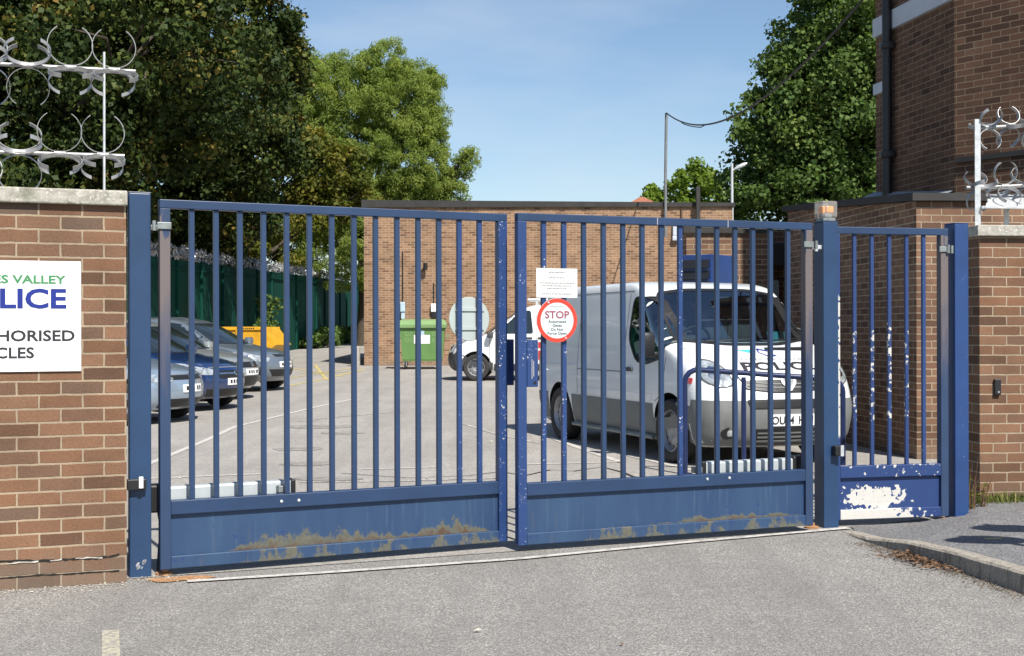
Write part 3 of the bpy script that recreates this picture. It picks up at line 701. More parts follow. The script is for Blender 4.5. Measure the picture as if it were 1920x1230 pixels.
# lock boxes either side of the meeting stiles
q = MB(); q.cbox(LL + 0.001, LL + 0.052, -0.02, 0.03, 1.04, 1.335, 0.004); q.build('lock_plate', 'blue_dark', gl)
q = MB(); q.cbox(0.0605, 0.135, -0.034, 0.03, 1.035, 1.332, 0.004); lk = q.build('lock_box', 'blue_chip', gr)
q = MB(); q.lathe([(0.010, 0), (0.010, 0.002)], 14, Matrix.Translation((0.112, -0.0345, 1.062)) @ Matrix.Rotation(R(90), 4, 'X')); q.build('keyhole', 'black', lk)
q = MB(); q.cbox(0.088, 0.094, -0.038, -0.0345, 1.085, 1.21, 0.001); q.cbox(0.1, 0.106, -0.037, -0.0345, 1.10, 1.20, 0.001); q.build('scraped_slot', 'ink_pale', lk)
def bolts(r, xs, z):
    for x in xs:
        q = MB(); q.lathe([(0.009, 0), (0.009, 0.004), (0.004, 0.007), (0, 0.0075)], 12, Matrix.Translation((x, -0.0295, z)) @ Matrix.Rotation(R(90), 4, 'X')); q.build('bolt', 'galv', r, 40)
bolts(gl, (0.70, 0.805), 0.388); bolts(gr, (1.36, 1.53), 0.398)
def weld(r, xs, z0, z1):
    for x in xs: q = MB(); q.box(x, x + 0.006, -0.0312, -0.0302, z0, z1); q.build('bare_weld', 'ink_pale', r)
weld(gr, (0.985, 1.52), 2.083, 2.128)
# automatic opener arms behind the mid rails
def opener(org, ang, x0, x1, z, label, flip):
    r = empty('gate_opener', (org[0], org[1], 0), ang, label, 'gate motor', 'electric gate opener arms')
    q = MB(); q.cbox(x0, x1, 0.085, 0.165, z - 0.045, z + 0.045, 0.012); q.build('arm', 'alu', r)
    e = x1 if not flip else x0
    q = MB(); q.cbox(e - 0.012, e + 0.02, 0.08, 0.17, z - 0.05, z + 0.05, 0.008); q.build('end_cap', 'black', r)
    h = x0 if not flip else x1
    q = MB(); q.cbox(h - 0.06, h + 0.05, 0.075, 0.175, z - 0.10, z + 0.06, 0.012); q.build('motor_housing', 'black', r)
    b = -0.09 if not flip else 0.09
    q = MB(); q.cbox(min(h, h + b), max(h, h + b), 0.10, 0.15, z - 0.02, z + 0.02, 0.004); q.build('mounting_bracket', 'galv_dark', r)
    q = MB(); q.tube([(h, 0.125, z - 0.09), (h - b * .2, 0.13, z - 0.2), (h - b * .1, 0.14, z - 0.30), (h, 0.14, 0.012)], 0.011, 8); q.build('cable', 'black', r, 60)
    q = MB(); q.cbox(e - 0.1, e - 0.04, 0.031, 0.0845, z - 0.02, z + 0.02, 0.004); q.build('leaf_bracket', 'galv_dark', r)
opener(LO, LA, 0.02, 0.80, 0.452, 'silver gate opener arm behind the leaf beside the signed wall', False)
opener(RO, RA, 1.40, 2.17, 0.452, 'silver gate opener arm behind the leaf with the stop sign', True)
# hinge arms
hinge(pl, 0.06, 1.98, 1); hinge(pc, -0.061, 1.97, -1, 'galv'); hinge(pr, -0.06, 1.97, -1)
for r_, x_, s_ in ((pl, 0.06, 1), (pc, -0.061, -1), (pr, -0.06, -1)):
    q = MB(); q.lathe([(0.05, 0), (0.05, 0.012), (0.022, 0.014), (0.022, 0.036)], 14, Matrix.Translation((x_ + s_ * 0.075, -0.02, 0.004))); q.build('floor_pivot', 'rust_stain', r_, 40)

# ------------------------------------------------------------------ signs hung on the gate
su, sz = plane_u(1040, 601, RO, RA)
st = empty('stop_sign', (RO[0], RO[1], 0), RA, 'round red ringed sign reading STOP, below the paper notice on the gate', 'sign')
MS = Matrix.Translation((su, -0.036, sz)) @ Matrix.Rotation(R(90), 4, 'X')
q = MB(); q.lathe([(0.138, -0.003), (0.140, 0.0), (0.138, 0.003)], 64, MS); q.build('disc', 'sign_pale', st)
q = MB(); q.lathe([(0.139, 0.0032), (0.139, 0.0042), (0.114, 0.0042), (0.114, 0.0032)], 64, MS, False); q.build('red_ring', 'sign_red', st)
def sl_(s, w_, za, zb_, m, bold):
    q = MB(); vs, fs = text_verts(s, su - w_ / 2, su + w_ / 2, sz + za, sz + zb_, bold); q.add([(x, y - 0.0388, z) for x, y, z in vs], fs); q.build('lettering', m, st)
sl_('STOP', 0.168, 0.012, 0.060, 'ink_red', 0.02)
sl_('Automated', 0.125, -0.016, 0.002, 'ink_grey', 0.012); sl_('Gates', 0.064, -0.040, -0.022, 'ink_grey', 0.012)
sl_('Do Not', 0.082, -0.066, -0.048, 'ink_grey', 0.012); sl_('Force Open', 0.132, -0.090, -0.072, 'ink_grey', 0.012)
q = MB(); q.box(su - 0.05, su + 0.05, -0.0395, -0.0388, sz + 0.084, sz + 0.088); q.build('washed_out_print', 'print', st)
for a in (118, -62):
    q = MB(); q.lathe([(0.007, 0.0042), (0.005, 0.008), (0, 0.0085)], 12, MS @ Matrix.Translation((0.127 * math.cos(R(a)), -0.127 * math.sin(R(a)) * -1, 0))); q.build('rivet', 'galv', st, 40)
nu0, nz1 = plane_u(1003, 503, RO, RA); nu1, nz0 = plane_u(1080, 559, RO, RA)
nt_ = empty('paper_notice', (RO[0], RO[1], 0), RA, 'white paper notice of washed out print, above the stop sign on the gate', 'notice')
q = MB(); q.cbox(nu0, nu1, -0.023, -0.0185, nz0, nz1, 0.001); q.build('sheet', 'paper', nt_)
r2 = random.Random(9)
for zf, wf in ((0.86, 0.38), (0.68, 0.42), (0.50, 0.84), (0.405, 0.74), (0.31, 0.5), (0.13, 0.74)):
    q = MB(); c = (nu0 + nu1) / 2; hw = (nu1 - nu0) * wf / 2; x = c - hw; z = nz0 + (nz1 - nz0) * zf
    while x < c + hw:
        l = r2.uniform(0.006, 0.022); q.box(x, min(x + l, c + hw), -0.0237, -0.0231, z - 0.0028, z + 0.0028); x += l + 0.004
    q.build('washed_out_print', 'print', nt_)
du, dz = plane_u(879, 598, (LO[0] - .035 * math.sin(LA), LO[1] + .035 * math.cos(LA)), LA)
rs = empty('round_sign', (LO[0], LO[1], 0), LA, 'plain grey back of a round sign fixed inside the rusty gate leaf', 'sign')
q = MB(); q.lathe([(0.137, -0.003), (0.140, 0), (0.137, 0.003)], 64, Matrix.Translation((du, 0.028, dz)) @ Matrix.Rotation(R(90), 4, 'X')); q.build('disc', 'sign_back', rs)
q = MB(); q.box(du - 0.10, du + 0.10, 0.0165, 0.0245, dz + 0.05, dz + 0.07); q.box(du - 0.10, du + 0.10, 0.0165, 0.0245, dz - 0.07, dz - 0.05); q.build('fixing_channel', 'sign_back', rs)

# beacon on the centre post
bc = empty('beacon_lamp', (2.216, 9.03, 2.155), A20, 'square clear warning lamp with amber bulb on top of the gate post', 'lamp')
q = MB(); q.cbox(-0.05, 0.05, -0.045, 0.045, 0.0, 0.022, 0.004); q.cbox(-0.022, 0.03, -0.03, 0.03, 0.022, 0.055, 0.004); q.build('base', 'galv_dark', bc)
q = MB(); q.cbox(-0.062, 0.062, -0.055, 0.055, 0.024, 0.142, 0.012); q.build('cover', 'clear', bc)
q = MB(); q.cbox(-0.050, -0.028, -0.035, 0.02, 0.056, 0.105, 0.006); q.cbox(-0.018, 0.042, -0.038, 0.02, 0.058, 0.108, 0.010); q.build('amber_bulb', 'amber', bc)

# ------------------------------------------------------------------ right pier
AP = R(7)
rp = empty('brick_pier', (3.58, 9.80, 0), AP, 'brown brick wall end with stained concrete coping and a small black keypad', 'wall')
q = MB(); q.box(0, 5.0, 0, 0.33, 0, 2.105); q.build('brickwork', 'brick_wall', rp)
q = MB(); q.cbox(-0.035, 2.4, -0.045, 0.375, 2.105, 2.19, 0.008); q.cbox(2.406, 5.0, -0.045, 0.375, 2.105, 2.19, 0.008); q.build('coping', 'coping', rp)
kx, kz = plane_u(1868, 727, (3.58, 9.80), AP)
q = MB(); q.cbox(kx - 0.026, kx + 0.026, -0.028, -0.001, kz - 0.062, kz + 0.06, 0.006); kp = q.build('keypad', 'black', rp)
q = MB(); q.lathe([(0.007, 0), (0.006, 0.002), (0, 0.003)], 12, Matrix.Translation((kx + 0.004, -0.0285, kz - 0.04)) @ Matrix.Rotation(R(90), 4, 'X')); q.build('sensor_lens', 'alu', kp)
def ppt(px, py, depth):
    o = (3.58 - depth * math.sin(AP), 9.80 + depth * math.cos(AP)); u, z = plane_u(px, py, o, AP)
    return (o[0] + u * math.cos(AP), o[1] + u * math.sin(AP), z)
s2 = empty('spike_barrier', (0, 0, 0), 0, 'steel rotary spikes on an angle iron frame above the pier with the keypad', 'security spikes')
def tl2(k, r): b = r.uniform(-0.8, 0.8); return [b, b + R(118), b - R(122)]
a, b = ppt(1826, 243, 0.16), ppt(1925, 237, 0.16); spikes('s', ext(b, a, -1.6), a, 0.016, tl2, 0.20, 31, s2, 'spike', 0.030, 0.088)
a, b = ppt(1812, 354, 0.16), ppt(1925, 350, 0.16); spikes('s', ext(b, a, -1.6), a, 0.016, tl2, 0.20, 22, s2, 'spike', 0.030, 0.088)
q = MB(); x, y, _ = ppt(1834, 400, 0.10); q.box(x - 0.022, x + 0.022, y, y + 0.005, 2.18, 3.02); q.box(x + 0.017, x + 0.022, y + 0.005, y + 0.045, 2.18, 3.02); q.build('angle_post', 'galv', s2)
q = MB(); x, y, _ = ppt(1888, 400, 0.24); q.box(x - 0.02, x + 0.02, y, y + 0.005, 2.18, 2.40); q.box(x + 0.015, x + 0.02, y + 0.005, y + 0.04, 2.18, 2.40); q.build('angle_post', 'galv', s2)
q = MB(); x0, y0, zt_ = ppt(1848, 352, 0.05)
q.add([(x0, y0, 2.335), (x0 + 1.3, y0 + .16, 2.335), (x0 + 1.28, y0 + .36, 2.455), (x0 + .11, y0 + .22, 2.455), (x0, y0, 2.325), (x0 + 1.3, y0 + .16, 2.325), (x0 + 1.28, y0 + .37, 2.445), (x0 + .11, y0 + .23, 2.445)],
      [(0, 1, 2, 3), (7, 6, 5, 4), (0, 4, 5, 1), (1, 5, 6, 2), (2, 6, 7, 3), (3, 7, 4, 0)])
q.box(x0 - .02, x0 + .03, y0 + 0.012, y0 + 0.2, 2.325, 2.345); q.build('angled_plate', 'galv', s2)
# ------------------------------------------------------------------ buildings
def wallbox(name, poly, z0, ztops, m, parent):
    q = MB(); q.prism(poly, z0, 0, None, ztops); return q.build(name, m, parent)
# far flat roofed block across the back of the yard
fb = empty('flat_roofed_building', (0, 40, ground_z(40)), 0, 'long flat roofed tan brick building across the back of the yard', 'building')
X0, X1, HF = -4.62, 6.9, 5.0
wallbox('brick_wall', [(X0, 0), (X1, 0), (X1, 9), (X0, 9)], -0.3, [HF + 0.06, HF - 0.06, HF - 0.06, HF + 0.06], 'brick_far', fb)
q = MB(); q.prism([(X0 - .07, -.08), (X1 + .07, -.08), (X1 + .07, 9.08), (X0 - .07, 9.08)], HF - 0.05, 0, None, [HF + 0.18, HF + 0.07, HF + 0.07, HF + 0.18]); q.build('roof_edge', 'roof_dark', fb)
q = MB(); q.tube([(5.30, -0.03, 0.1), (5.30, -0.03, HF - 0.1)], 0.03, 8); q.build('cable_conduit', 'brick_dark', fb)
q = MB(); q.cbox(5.02, 5.22, -0.10, -0.002, HF - 0.95, HF - 0.6, 0.02); q.cbox(5.0, 5.2, -0.16, -0.002, HF - 1.12, HF - 0.96, 0.03); q.build('wall_lamp', 'pale_band', fb)
def wallunit(px, y0, y1, wpx, m1, m2, cable_top):
    s = 39.9 / FPX; x = (px - 960) * s; za = CZ - (y1 - HY) * s - ground_z(40); zb_ = CZ - (y0 - HY) * s - ground_z(40); hw = wpx * s / 2
    q = MB(); q.cbox(x - hw, x + hw, -0.14, -0.002, za + (zb_ - za) * 0.42, zb_, 0.02); b = q.build('charging_box', m1, fb)
    q = MB(); q.cbox(x - hw * .7, x + hw * .9, -0.11, -0.002, za, za + (zb_ - za) * 0.4, 0.02); q.build('plug_base', m2, b)
    q = MB(); q.tube([(x, -0.03, zb_), (x, -0.03, CZ - (cable_top - HY) * s - ground_z(40))], 0.018, 6); q.build('wall_cable', 'cable', b)
wallunit(755, 566, 598, 9, 'blue_box', 'blue_box', 470); wallunit(813, 569, 596, 10, 'sign_white', 'black', 530)
q = MB(); s = 39.9 / FPX; x = (798 - 960) * s; z = CZ - (500 - HY) * s - ground_z(40)
q.tube([(x, -0.16, z + .12), (x, -0.16, z - .1)], 0.07, 10); q.box(x - .02, x + .02, -0.16, -0.001, z - .03, z + .03); q.build('bracket_light', 'black', fb)
q = MB(); q.cbox(X0 - 0.34, X0 - 0.10, -0.5, -0.2, -0.1, 0.60, 0.03); o = q.build('concrete_block', 'coping'); o.location = (0, 40, ground_z(40)); tag(o, 'low pale concrete block at the corner of the far brick building', 'block')
# roof fittings above it
q = MB(); s = 39.9 / FPX
zt = CZ - (213 - HY) * s; q.tube([((1248 - 960) * s, 39.85, 4.3), ((1248 - 960) * s, 39.85, (zt + 4.3) / 2), ((1250 - 960) * s, 39.85, zt)], 0.045, 8)
q.box((1248 - 960) * s - .06, (1248 - 960) * s + .06, 39.86, 39.93, 4.5, 4.56); tag(q.build('cable_mast', 'pole', None, 40), 'thin steel mast on the far building, carrying the overhead cable', 'mast')
q = MB(); q.cbox((1304 - 960) * s, (1312 - 960) * s, 39.7, 39.84, 4.4, CZ - (352 - HY) * s, 0.02); tag(q.build('vent_pipe', 'roof_dark'), 'short black vent pipe rising past the far flat roof edge', 'pipe')
P0 = Vector(((1250 - 960) * s, 39.85, zt)); P1 = Vector((4.72, 16.72, 5.86))
def sag(p0, p1, sg, n=28): return [p0.lerp(p1, k / n) - Vector((0, 0, sg * 4 * (k / n) * (1 - k / n))) for k in range(n + 1)]
q = MB(); q.tube(sag(P0, P1, 0.95), 0.021, 6); oc = q.build('overhead_cable', 'cable'); tag(oc, 'black overhead cable sagging from the mast to the brick tower', 'cable')
q = MB(); pts = sag(P0, P1, 1.02)[4:11]; pts[0] = sag(P0, P1, 0.95)[4]; pts[-1] = sag(P0, P1, 0.95)[10]; q.tube(pts, 0.014, 5); q.build('loose_strand', 'cable', oc)

# brick piece behind the police van, with blue louvred cabinet
yb = empty('yard_wall', (2.55, 18.7, 0.03), R(3), 'brown brick wall piece behind the large police van', 'wall')
q = MB(); q.prism([(0, 0), (1.22, 0), (1.22, .33), (0, .33)], -.1, 0, None, [2.90, 2.78, 2.78, 2.9]); q.build('brickwork', 'brick_side', yb)
q = MB(); q.prism([(-.05, -.05), (1.27, -.05), (1.27, .38), (-.05, .38)], 2.78, 0, None, [2.99, 2.87, 2.87, 2.99]); q.build('coping', 'roof_dark', yb)
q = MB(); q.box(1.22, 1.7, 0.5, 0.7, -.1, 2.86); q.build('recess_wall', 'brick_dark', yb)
q = MB(); q.cbox(1.29, 1.42, 0.2, 0.3, 0.0, 2.1, 0.01); q.build('drain_pipe', 'galv_dark', yb)
q = MB(); q.cbox(1.24, 1.56, 0.12, 0.42, 2.3, 2.66, 0.02); q.build('vent_unit', 'black', yb)
cb = empty('louvred_cabinet', (2.36, 17.95, 0.02), R(-38), 'blue steel cabinet with black louvres between the yard wall and white van', 'cabinet')
q = MB(); q.cbox(-0.0, 0.50, 0.0, 0.6, 0.0, 2.42, 0.012); q.build('case', 'cabinet', cb)
for k in range(14):
    z = 0.28 + k * 0.15
    q = MB(); q.add([(0.03, -0.035, z), (0.47, -0.035, z), (0.47, -0.002, z + 0.12), (0.03, -0.002, z + 0.12), (0.03, -0.03, z - .006), (0.47, -0.03, z - .006), (0.47, -0.001, z + 0.114), (0.03, -0.001, z + 0.114)], [(0, 1, 2, 3), (7, 6, 5, 4), (0, 4, 5, 1), (2, 6, 7, 3), (1, 5, 6, 2), (3, 7, 4, 0)])
    q.build('louvre', 'black', cb)

# low extension on the right, its coping and the taller brick tower behind it
lb = empty('brick_extension', (0, 0, 0), 0, 'low brown brick extension with dark flat roof edge behind the side gate', 'building')
LP = [(4.33, 13.70), (7.6, 14.0), (7.6, 17.9), (3.84, 17.8)]
TZ = [2.765, 2.78, 2.98, 3.04]
wallbox('brick_wall', LP, -0.05, TZ, 'brick_side', lb)
q = MB(); LP2 = [(4.27, 13.63), (7.66, 13.94), (7.66, 17.96), (3.77, 17.86)]; vs = [(x, y, z + 0.003) for (x, y), z in zip(LP2, TZ)] + [(x, y, z + 0.085) for (x, y), z in zip(LP2, TZ)]
q.add(vs, [(3, 2, 1, 0), (4, 5, 6, 7), (0, 1, 5, 4), (1, 2, 6, 5), (2, 3, 7, 6), (3, 0, 4, 7)]); q.build('roof_edge', 'roof_dark', lb)
tw = empty('brick_tower', (0, 0, 0), 0, 'tall dark brown brick building with pale bands and black downpipe at right', 'building')
CA = (5.19, 15.0)
A1 = (CA[0] - .18 * 1.98, CA[1] + 1.98); B1 = (CA[0] + .80 * 1.0, CA[1] - 1.0)
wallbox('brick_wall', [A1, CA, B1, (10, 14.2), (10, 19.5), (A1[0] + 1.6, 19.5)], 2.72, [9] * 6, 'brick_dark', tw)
def along(p, q_, t, off=0.0):
    d = Vector((q_[0] - p[0], q_[1] - p[1])); L = d.length; d.normalize(); n = Vector((d.y, -d.x))
    return (p[0] + d.x * t + n.x * off, p[1] + d.y * t + n.y * off)
def onwall(name, p, q_, t0, t1, z0, z1, th, m, zs=None):
    a, b = along(p, q_, t0, 0.0015), along(p, q_, t1, 0.0015); c, d = along(p, q_, t1, th), along(p, q_, t0, th)
    k = MB(); k.prism([d, c, b, a], z0, z1); return k.build(name, m, tw)
LAw = math.hypot(A1[0] - CA[0], A1[1] - CA[1])
onwall('pale_band', A1, CA, 0.0, LAw - 0.004, 5.26, 5.50, 0.045, 'pale_band')
onwall('pale_band', A1, CA, 0.0, 0.34, 4.50, 4.64, 0.04, 'pale_band')
onwall('string_course', CA, B1, 0.03, 1.2, 3.34, 3.40, 0.03, 'roof_dark')
a = along(A1, CA, 0.50, 0.09); q = MB(); q.tube([(a[0], a[1], 2.95), (a[0], a[1], 9)], 0.062, 12)
for z in (3.6, 5.0, 6.4): q.cbox(a[0] - .08, a[0] + .08, a[1] - .08, a[1] + .08, z, z + .09, 0.01)
q.build('downpipe', 'black', tw, 40)
a = along(A1, CA, 0.30, 0.03); q = MB(); q.tube([(a[0], a[1], 2.95), (a[0] + .01, a[1], 4.6), (a[0] - .01, a[1], 5.9), (a[0] - .03, a[1], 6.05), (a[0], a[1], 9)], 0.012, 6); q.build('wall_cable', 'pole', tw)
q = MB(); c0, c1 = along(A1, CA, 0.0, 0.02), along(A1, CA, LAw, 0.02); d0, d1 = along(A1, CA, 0, 0.30), along(A1, CA, LAw, 0.30)
q.add([(*c0, 3.22), (*c1, 3.02), (*d1, 2.90), (*d0, 3.09)], [(0, 3, 2, 1)]); q.add([(*c0, 3.0), (*c1, 2.85), (*d1, 2.80), (*d0, 2.97)], [(0, 1, 2, 3)]); q.build('lead_flashing', 'lead', tw)

# distant house behind the far building
hs = empty('distant_house', (6.3, 62, 0.5), 0, 'distant house with red hipped roof just showing above the far building', 'house')
q = MB(); q.box(-3, 3, -3, 3, 0, 5.2); q.build('wall', 'brick_far', hs)
q = MB(); q.add([(-3.4, -3.4, 5.2), (3.4, -3.4, 5.2), (3.4, 3.4, 5.2), (-3.4, 3.4, 5.2), (-0.12, 0, 7.35), (0.12, 0, 7.35)], [(0, 1, 5, 4), (1, 2, 5), (2, 3, 4, 5), (3, 0, 4), (3, 2, 1, 0)]); q.build('roof', 'tile', hs)
# street lamp
lx, ly = (1373 - 960) / FPX * 41.2, 41.2
sl2 = empty('street_lamp', (lx, ly, ground_z(41)), 0, 'slim grey street lamp with white head in front of the right hand tree', 'street lamp')
q = MB(); q.tube([(0, 0, 0), (0, 0, 3), (0, 0, 7.5)], [0.09, 0.07, 0.05], 10); q.build('column', 'galv', sl2, 40)
q = MB(); q.tube([(0.02, 0, 7.25), (0.12, 0, 7.28)], 0.035, 8); q.tube([(0.1, -0.02, 7.28), (0.25, -0.03, 7.36), (0.45, -0.04, 7.45), (0.56, -0.04, 7.5)], [0.04, 0.075, 0.075, 0.03], 10); q.build('lamp_head', 'galv', sl2, 50)

sl2.scale = (0.86, 0.86, 0.86)

# ------------------------------------------------------------------ green fence with a mass of spikes
fe = empty('board_fence', (-10.0, 0, 0), 0, 'tall dark green board fence topped with a band of metal spikes', 'fence')
q = MB(); vs = []; ys = [20 + 3.0 * k for k in range(23)]
ft = lambda y: 3.12 + 0.0225 * (y - 20)
for y in ys: vs += [(-.03, y, ground_z(y) - .1), (.03, y, ground_z(y) - .1), (.03, y, ft(y)), (-.03, y, ft(y))]
q.add(vs, [(i * 4 + k, i * 4 + (k + 1) % 4, i * 4 + 4 + (k + 1) % 4, i * 4 + 4 + k) for i in range(len(ys) - 1) for k in range(4)]); q.build('boards', 'fence', fe)
for y in ys:
    q = MB(); q.cbox(.031, .11, y - .05, y + .05, ground_z(y) - .1, ft(y) - 0.02, 0.01); q.build('fence_post', 'fence', fe)
q = MB(); 
for i in range(len(ys) - 1): q.tube([(.06, ys[i] + .05, ft(ys[i]) - .28), (.06, ys[i + 1] - .05, ft(ys[i + 1]) - .28)], .03, 5)
q.build('fence_rail', 'fence', fe)
r2 = random.Random(77); q = MB()
for i in range(2600):
    y = 24 + 62 * r2.random() ** 1.15; a = r2.uniform(0, 6.28); rad = 0.20 * math.sqrt(r2.random())
    c = Vector((rad * math.cos(a), y, ft(y) + 0.20 + rad * math.sin(a)))
    d = Vector((r2.gauss(0, 1), r2.gauss(0, 1), r2.gauss(0, 1))).normalized(); u = d.orthogonal().normalized()
    l = r2.uniform(.06, .11); wd_ = r2.uniform(.014, .028); nn = d.cross(u)
    q.ribbon([c - d * l, c - d * l * .3 + nn * .03, c + d * l * .3 + nn * .03, c + d * l], u, wd_ * 2, .004)
sk = q.build('spike_topping', 'spike', fe); tag(sk, kind='stuff')

# ------------------------------------------------------------------ lofted vehicle bodies
def interp(keys, z):
    for a, b in zip(keys[:-1], keys[1:]):
        if z <= b['z']:
            t = 0 if b['z'] == a['z'] else max(0, (z - a['z']) / (b['z'] - a['z']))
            return {k: a[k] + (b[k] - a[k]) * t for k in a}
    return dict(keys[-1])
def smooth_rows(keys, sub=5):
    """Catmull-Rom through the key sections; a key with c=1 is a crease."""
    rows = []
    n = len(keys)
    for i in range(n - 1):
        a, b = keys[i], keys[i + 1]
        p = keys[i - 1] if i > 0 and not a.get('c') else None
        q_ = keys[i + 2] if i + 2 < n and not b.get('c') else None
        for k in range(sub):
            t = k / sub; r = {}
            for kk in ('z', 'xf', 'xr', 'W', 'rf', 'rr', 'bow'):
                m0 = (b[kk] - p[kk]) / 2 if p else (b[kk] - a[kk]); m1 = (q_[kk] - a[kk]) / 2 if q_ else (b[kk] - a[kk])
                r[kk] = (2 * t**3 - 3 * t**2 + 1) * a[kk] + (t**3 - 2 * t**2 + t) * m0 + (-2 * t**3 + 3 * t**2) * b[kk] + (t**3 - t**2) * m1
            rows.append(r)
    rows.append({k: keys[-1][k] for k in ('z', 'xf', 'xr', 'W', 'rf', 'rr', 'bow')})
    return rows
def ring(r, taper, nf=9, nc=6, ns=26, nr=6):
    W, rf, rr, xf, xr, bow = r['W'], r['rf'], r['rr'], r['xf'], r['xr'], r['bow']
    half = []
    fx = lambda y: xf - bow * (abs(y) / W) ** 2.2
    for k in range(nf): y = (W - rf) * k / nf; half.append((fx(y), y))
    xc = fx(W - rf)
    for k in range(nc + 1): t = math.pi / 2 * k / nc; half.append((xc - rf + rf * math.cos(t) if True else 0, W - rf + rf * math.sin(t)))
    xs0, xs1 = xc - rf, xr + rr
    for k in range(1, ns): half.append((xs0 + (xs1 - xs0) * k / ns, W))
    for k in range(nc + 1): t = math.pi / 2 * k / nc; half.append((xr + rr - rr * math.sin(t), W - rr + rr * math.cos(t)))
    for k in range(1, nr + 1): half.append((xr, (W - rr) * (1 - k / nr)))
    full = [(x, taper(x, r['z']) * y) for x, y in half]
    return full + [(x, -y) for x, y in full[-2:0:-1]]
def loft(keys, taper=lambda x, z: 1.0, sub=5, crown=0.03):
    rows = smooth_rows(keys, sub); q = MB(); n = None
    rings = [[(x, y, r['z']) for x, y in ring(r, taper)] for r in rows]
    top = rings[-1]; cx = (max(p[0] for p in top) + min(p[0] for p in top)) / 2; z = top[0][2]
    for s_ in (0.985, 0.94, 0.85, 0.6, 0.3): rings.append([(cx + (x - cx) * (1 - (1 - s_) * .55), y * s_, z + crown * (1 - s_ * s_)) for x, y, _ in top])
    n = len(top); vs = [p for rg in rings for p in rg]
    fs = [(i * n + k, i * n + (k + 1) % n, (i + 1) * n + (k + 1) % n, (i + 1) * n + k) for i in range(len(rings) - 1) for k in range(n)]
    fs += [tuple(range(n - 1, -1, -1)), tuple((len(rings) - 1) * n + k for k in range(n))]
    q.add(vs, fs); return q
def rpoly(poly, r, n=5):
    out = []; m = len(poly)
    for i in range(m):
        p0, p, p1 = Vector(poly[i - 1]), Vector(poly[i]), Vector(poly[(i + 1) % m])
        d0, d1 = (p0 - p), (p1 - p); rr = min(r, d0.length * .45, d1.length * .45)
        a, b = p + d0.normalized() * rr, p + d1.normalized() * rr
        for k in range(n + 1):
            t = k / n; out.append(tuple((1 - t) ** 2 * a + 2 * t * (1 - t) * p + t * t * b))
    return out
def inpoly(p, poly):
    c = False; j = len(poly) - 1
    for i in range(len(poly)):
        if (poly[i][1] > p[1]) != (poly[j][1] > p[1]) and p[0] < (poly[j][0] - poly[i][0]) * (p[1] - poly[i][1]) / (poly[j][1] - poly[i][1]) + poly[i][0]: c = not c
        j = i
    return c
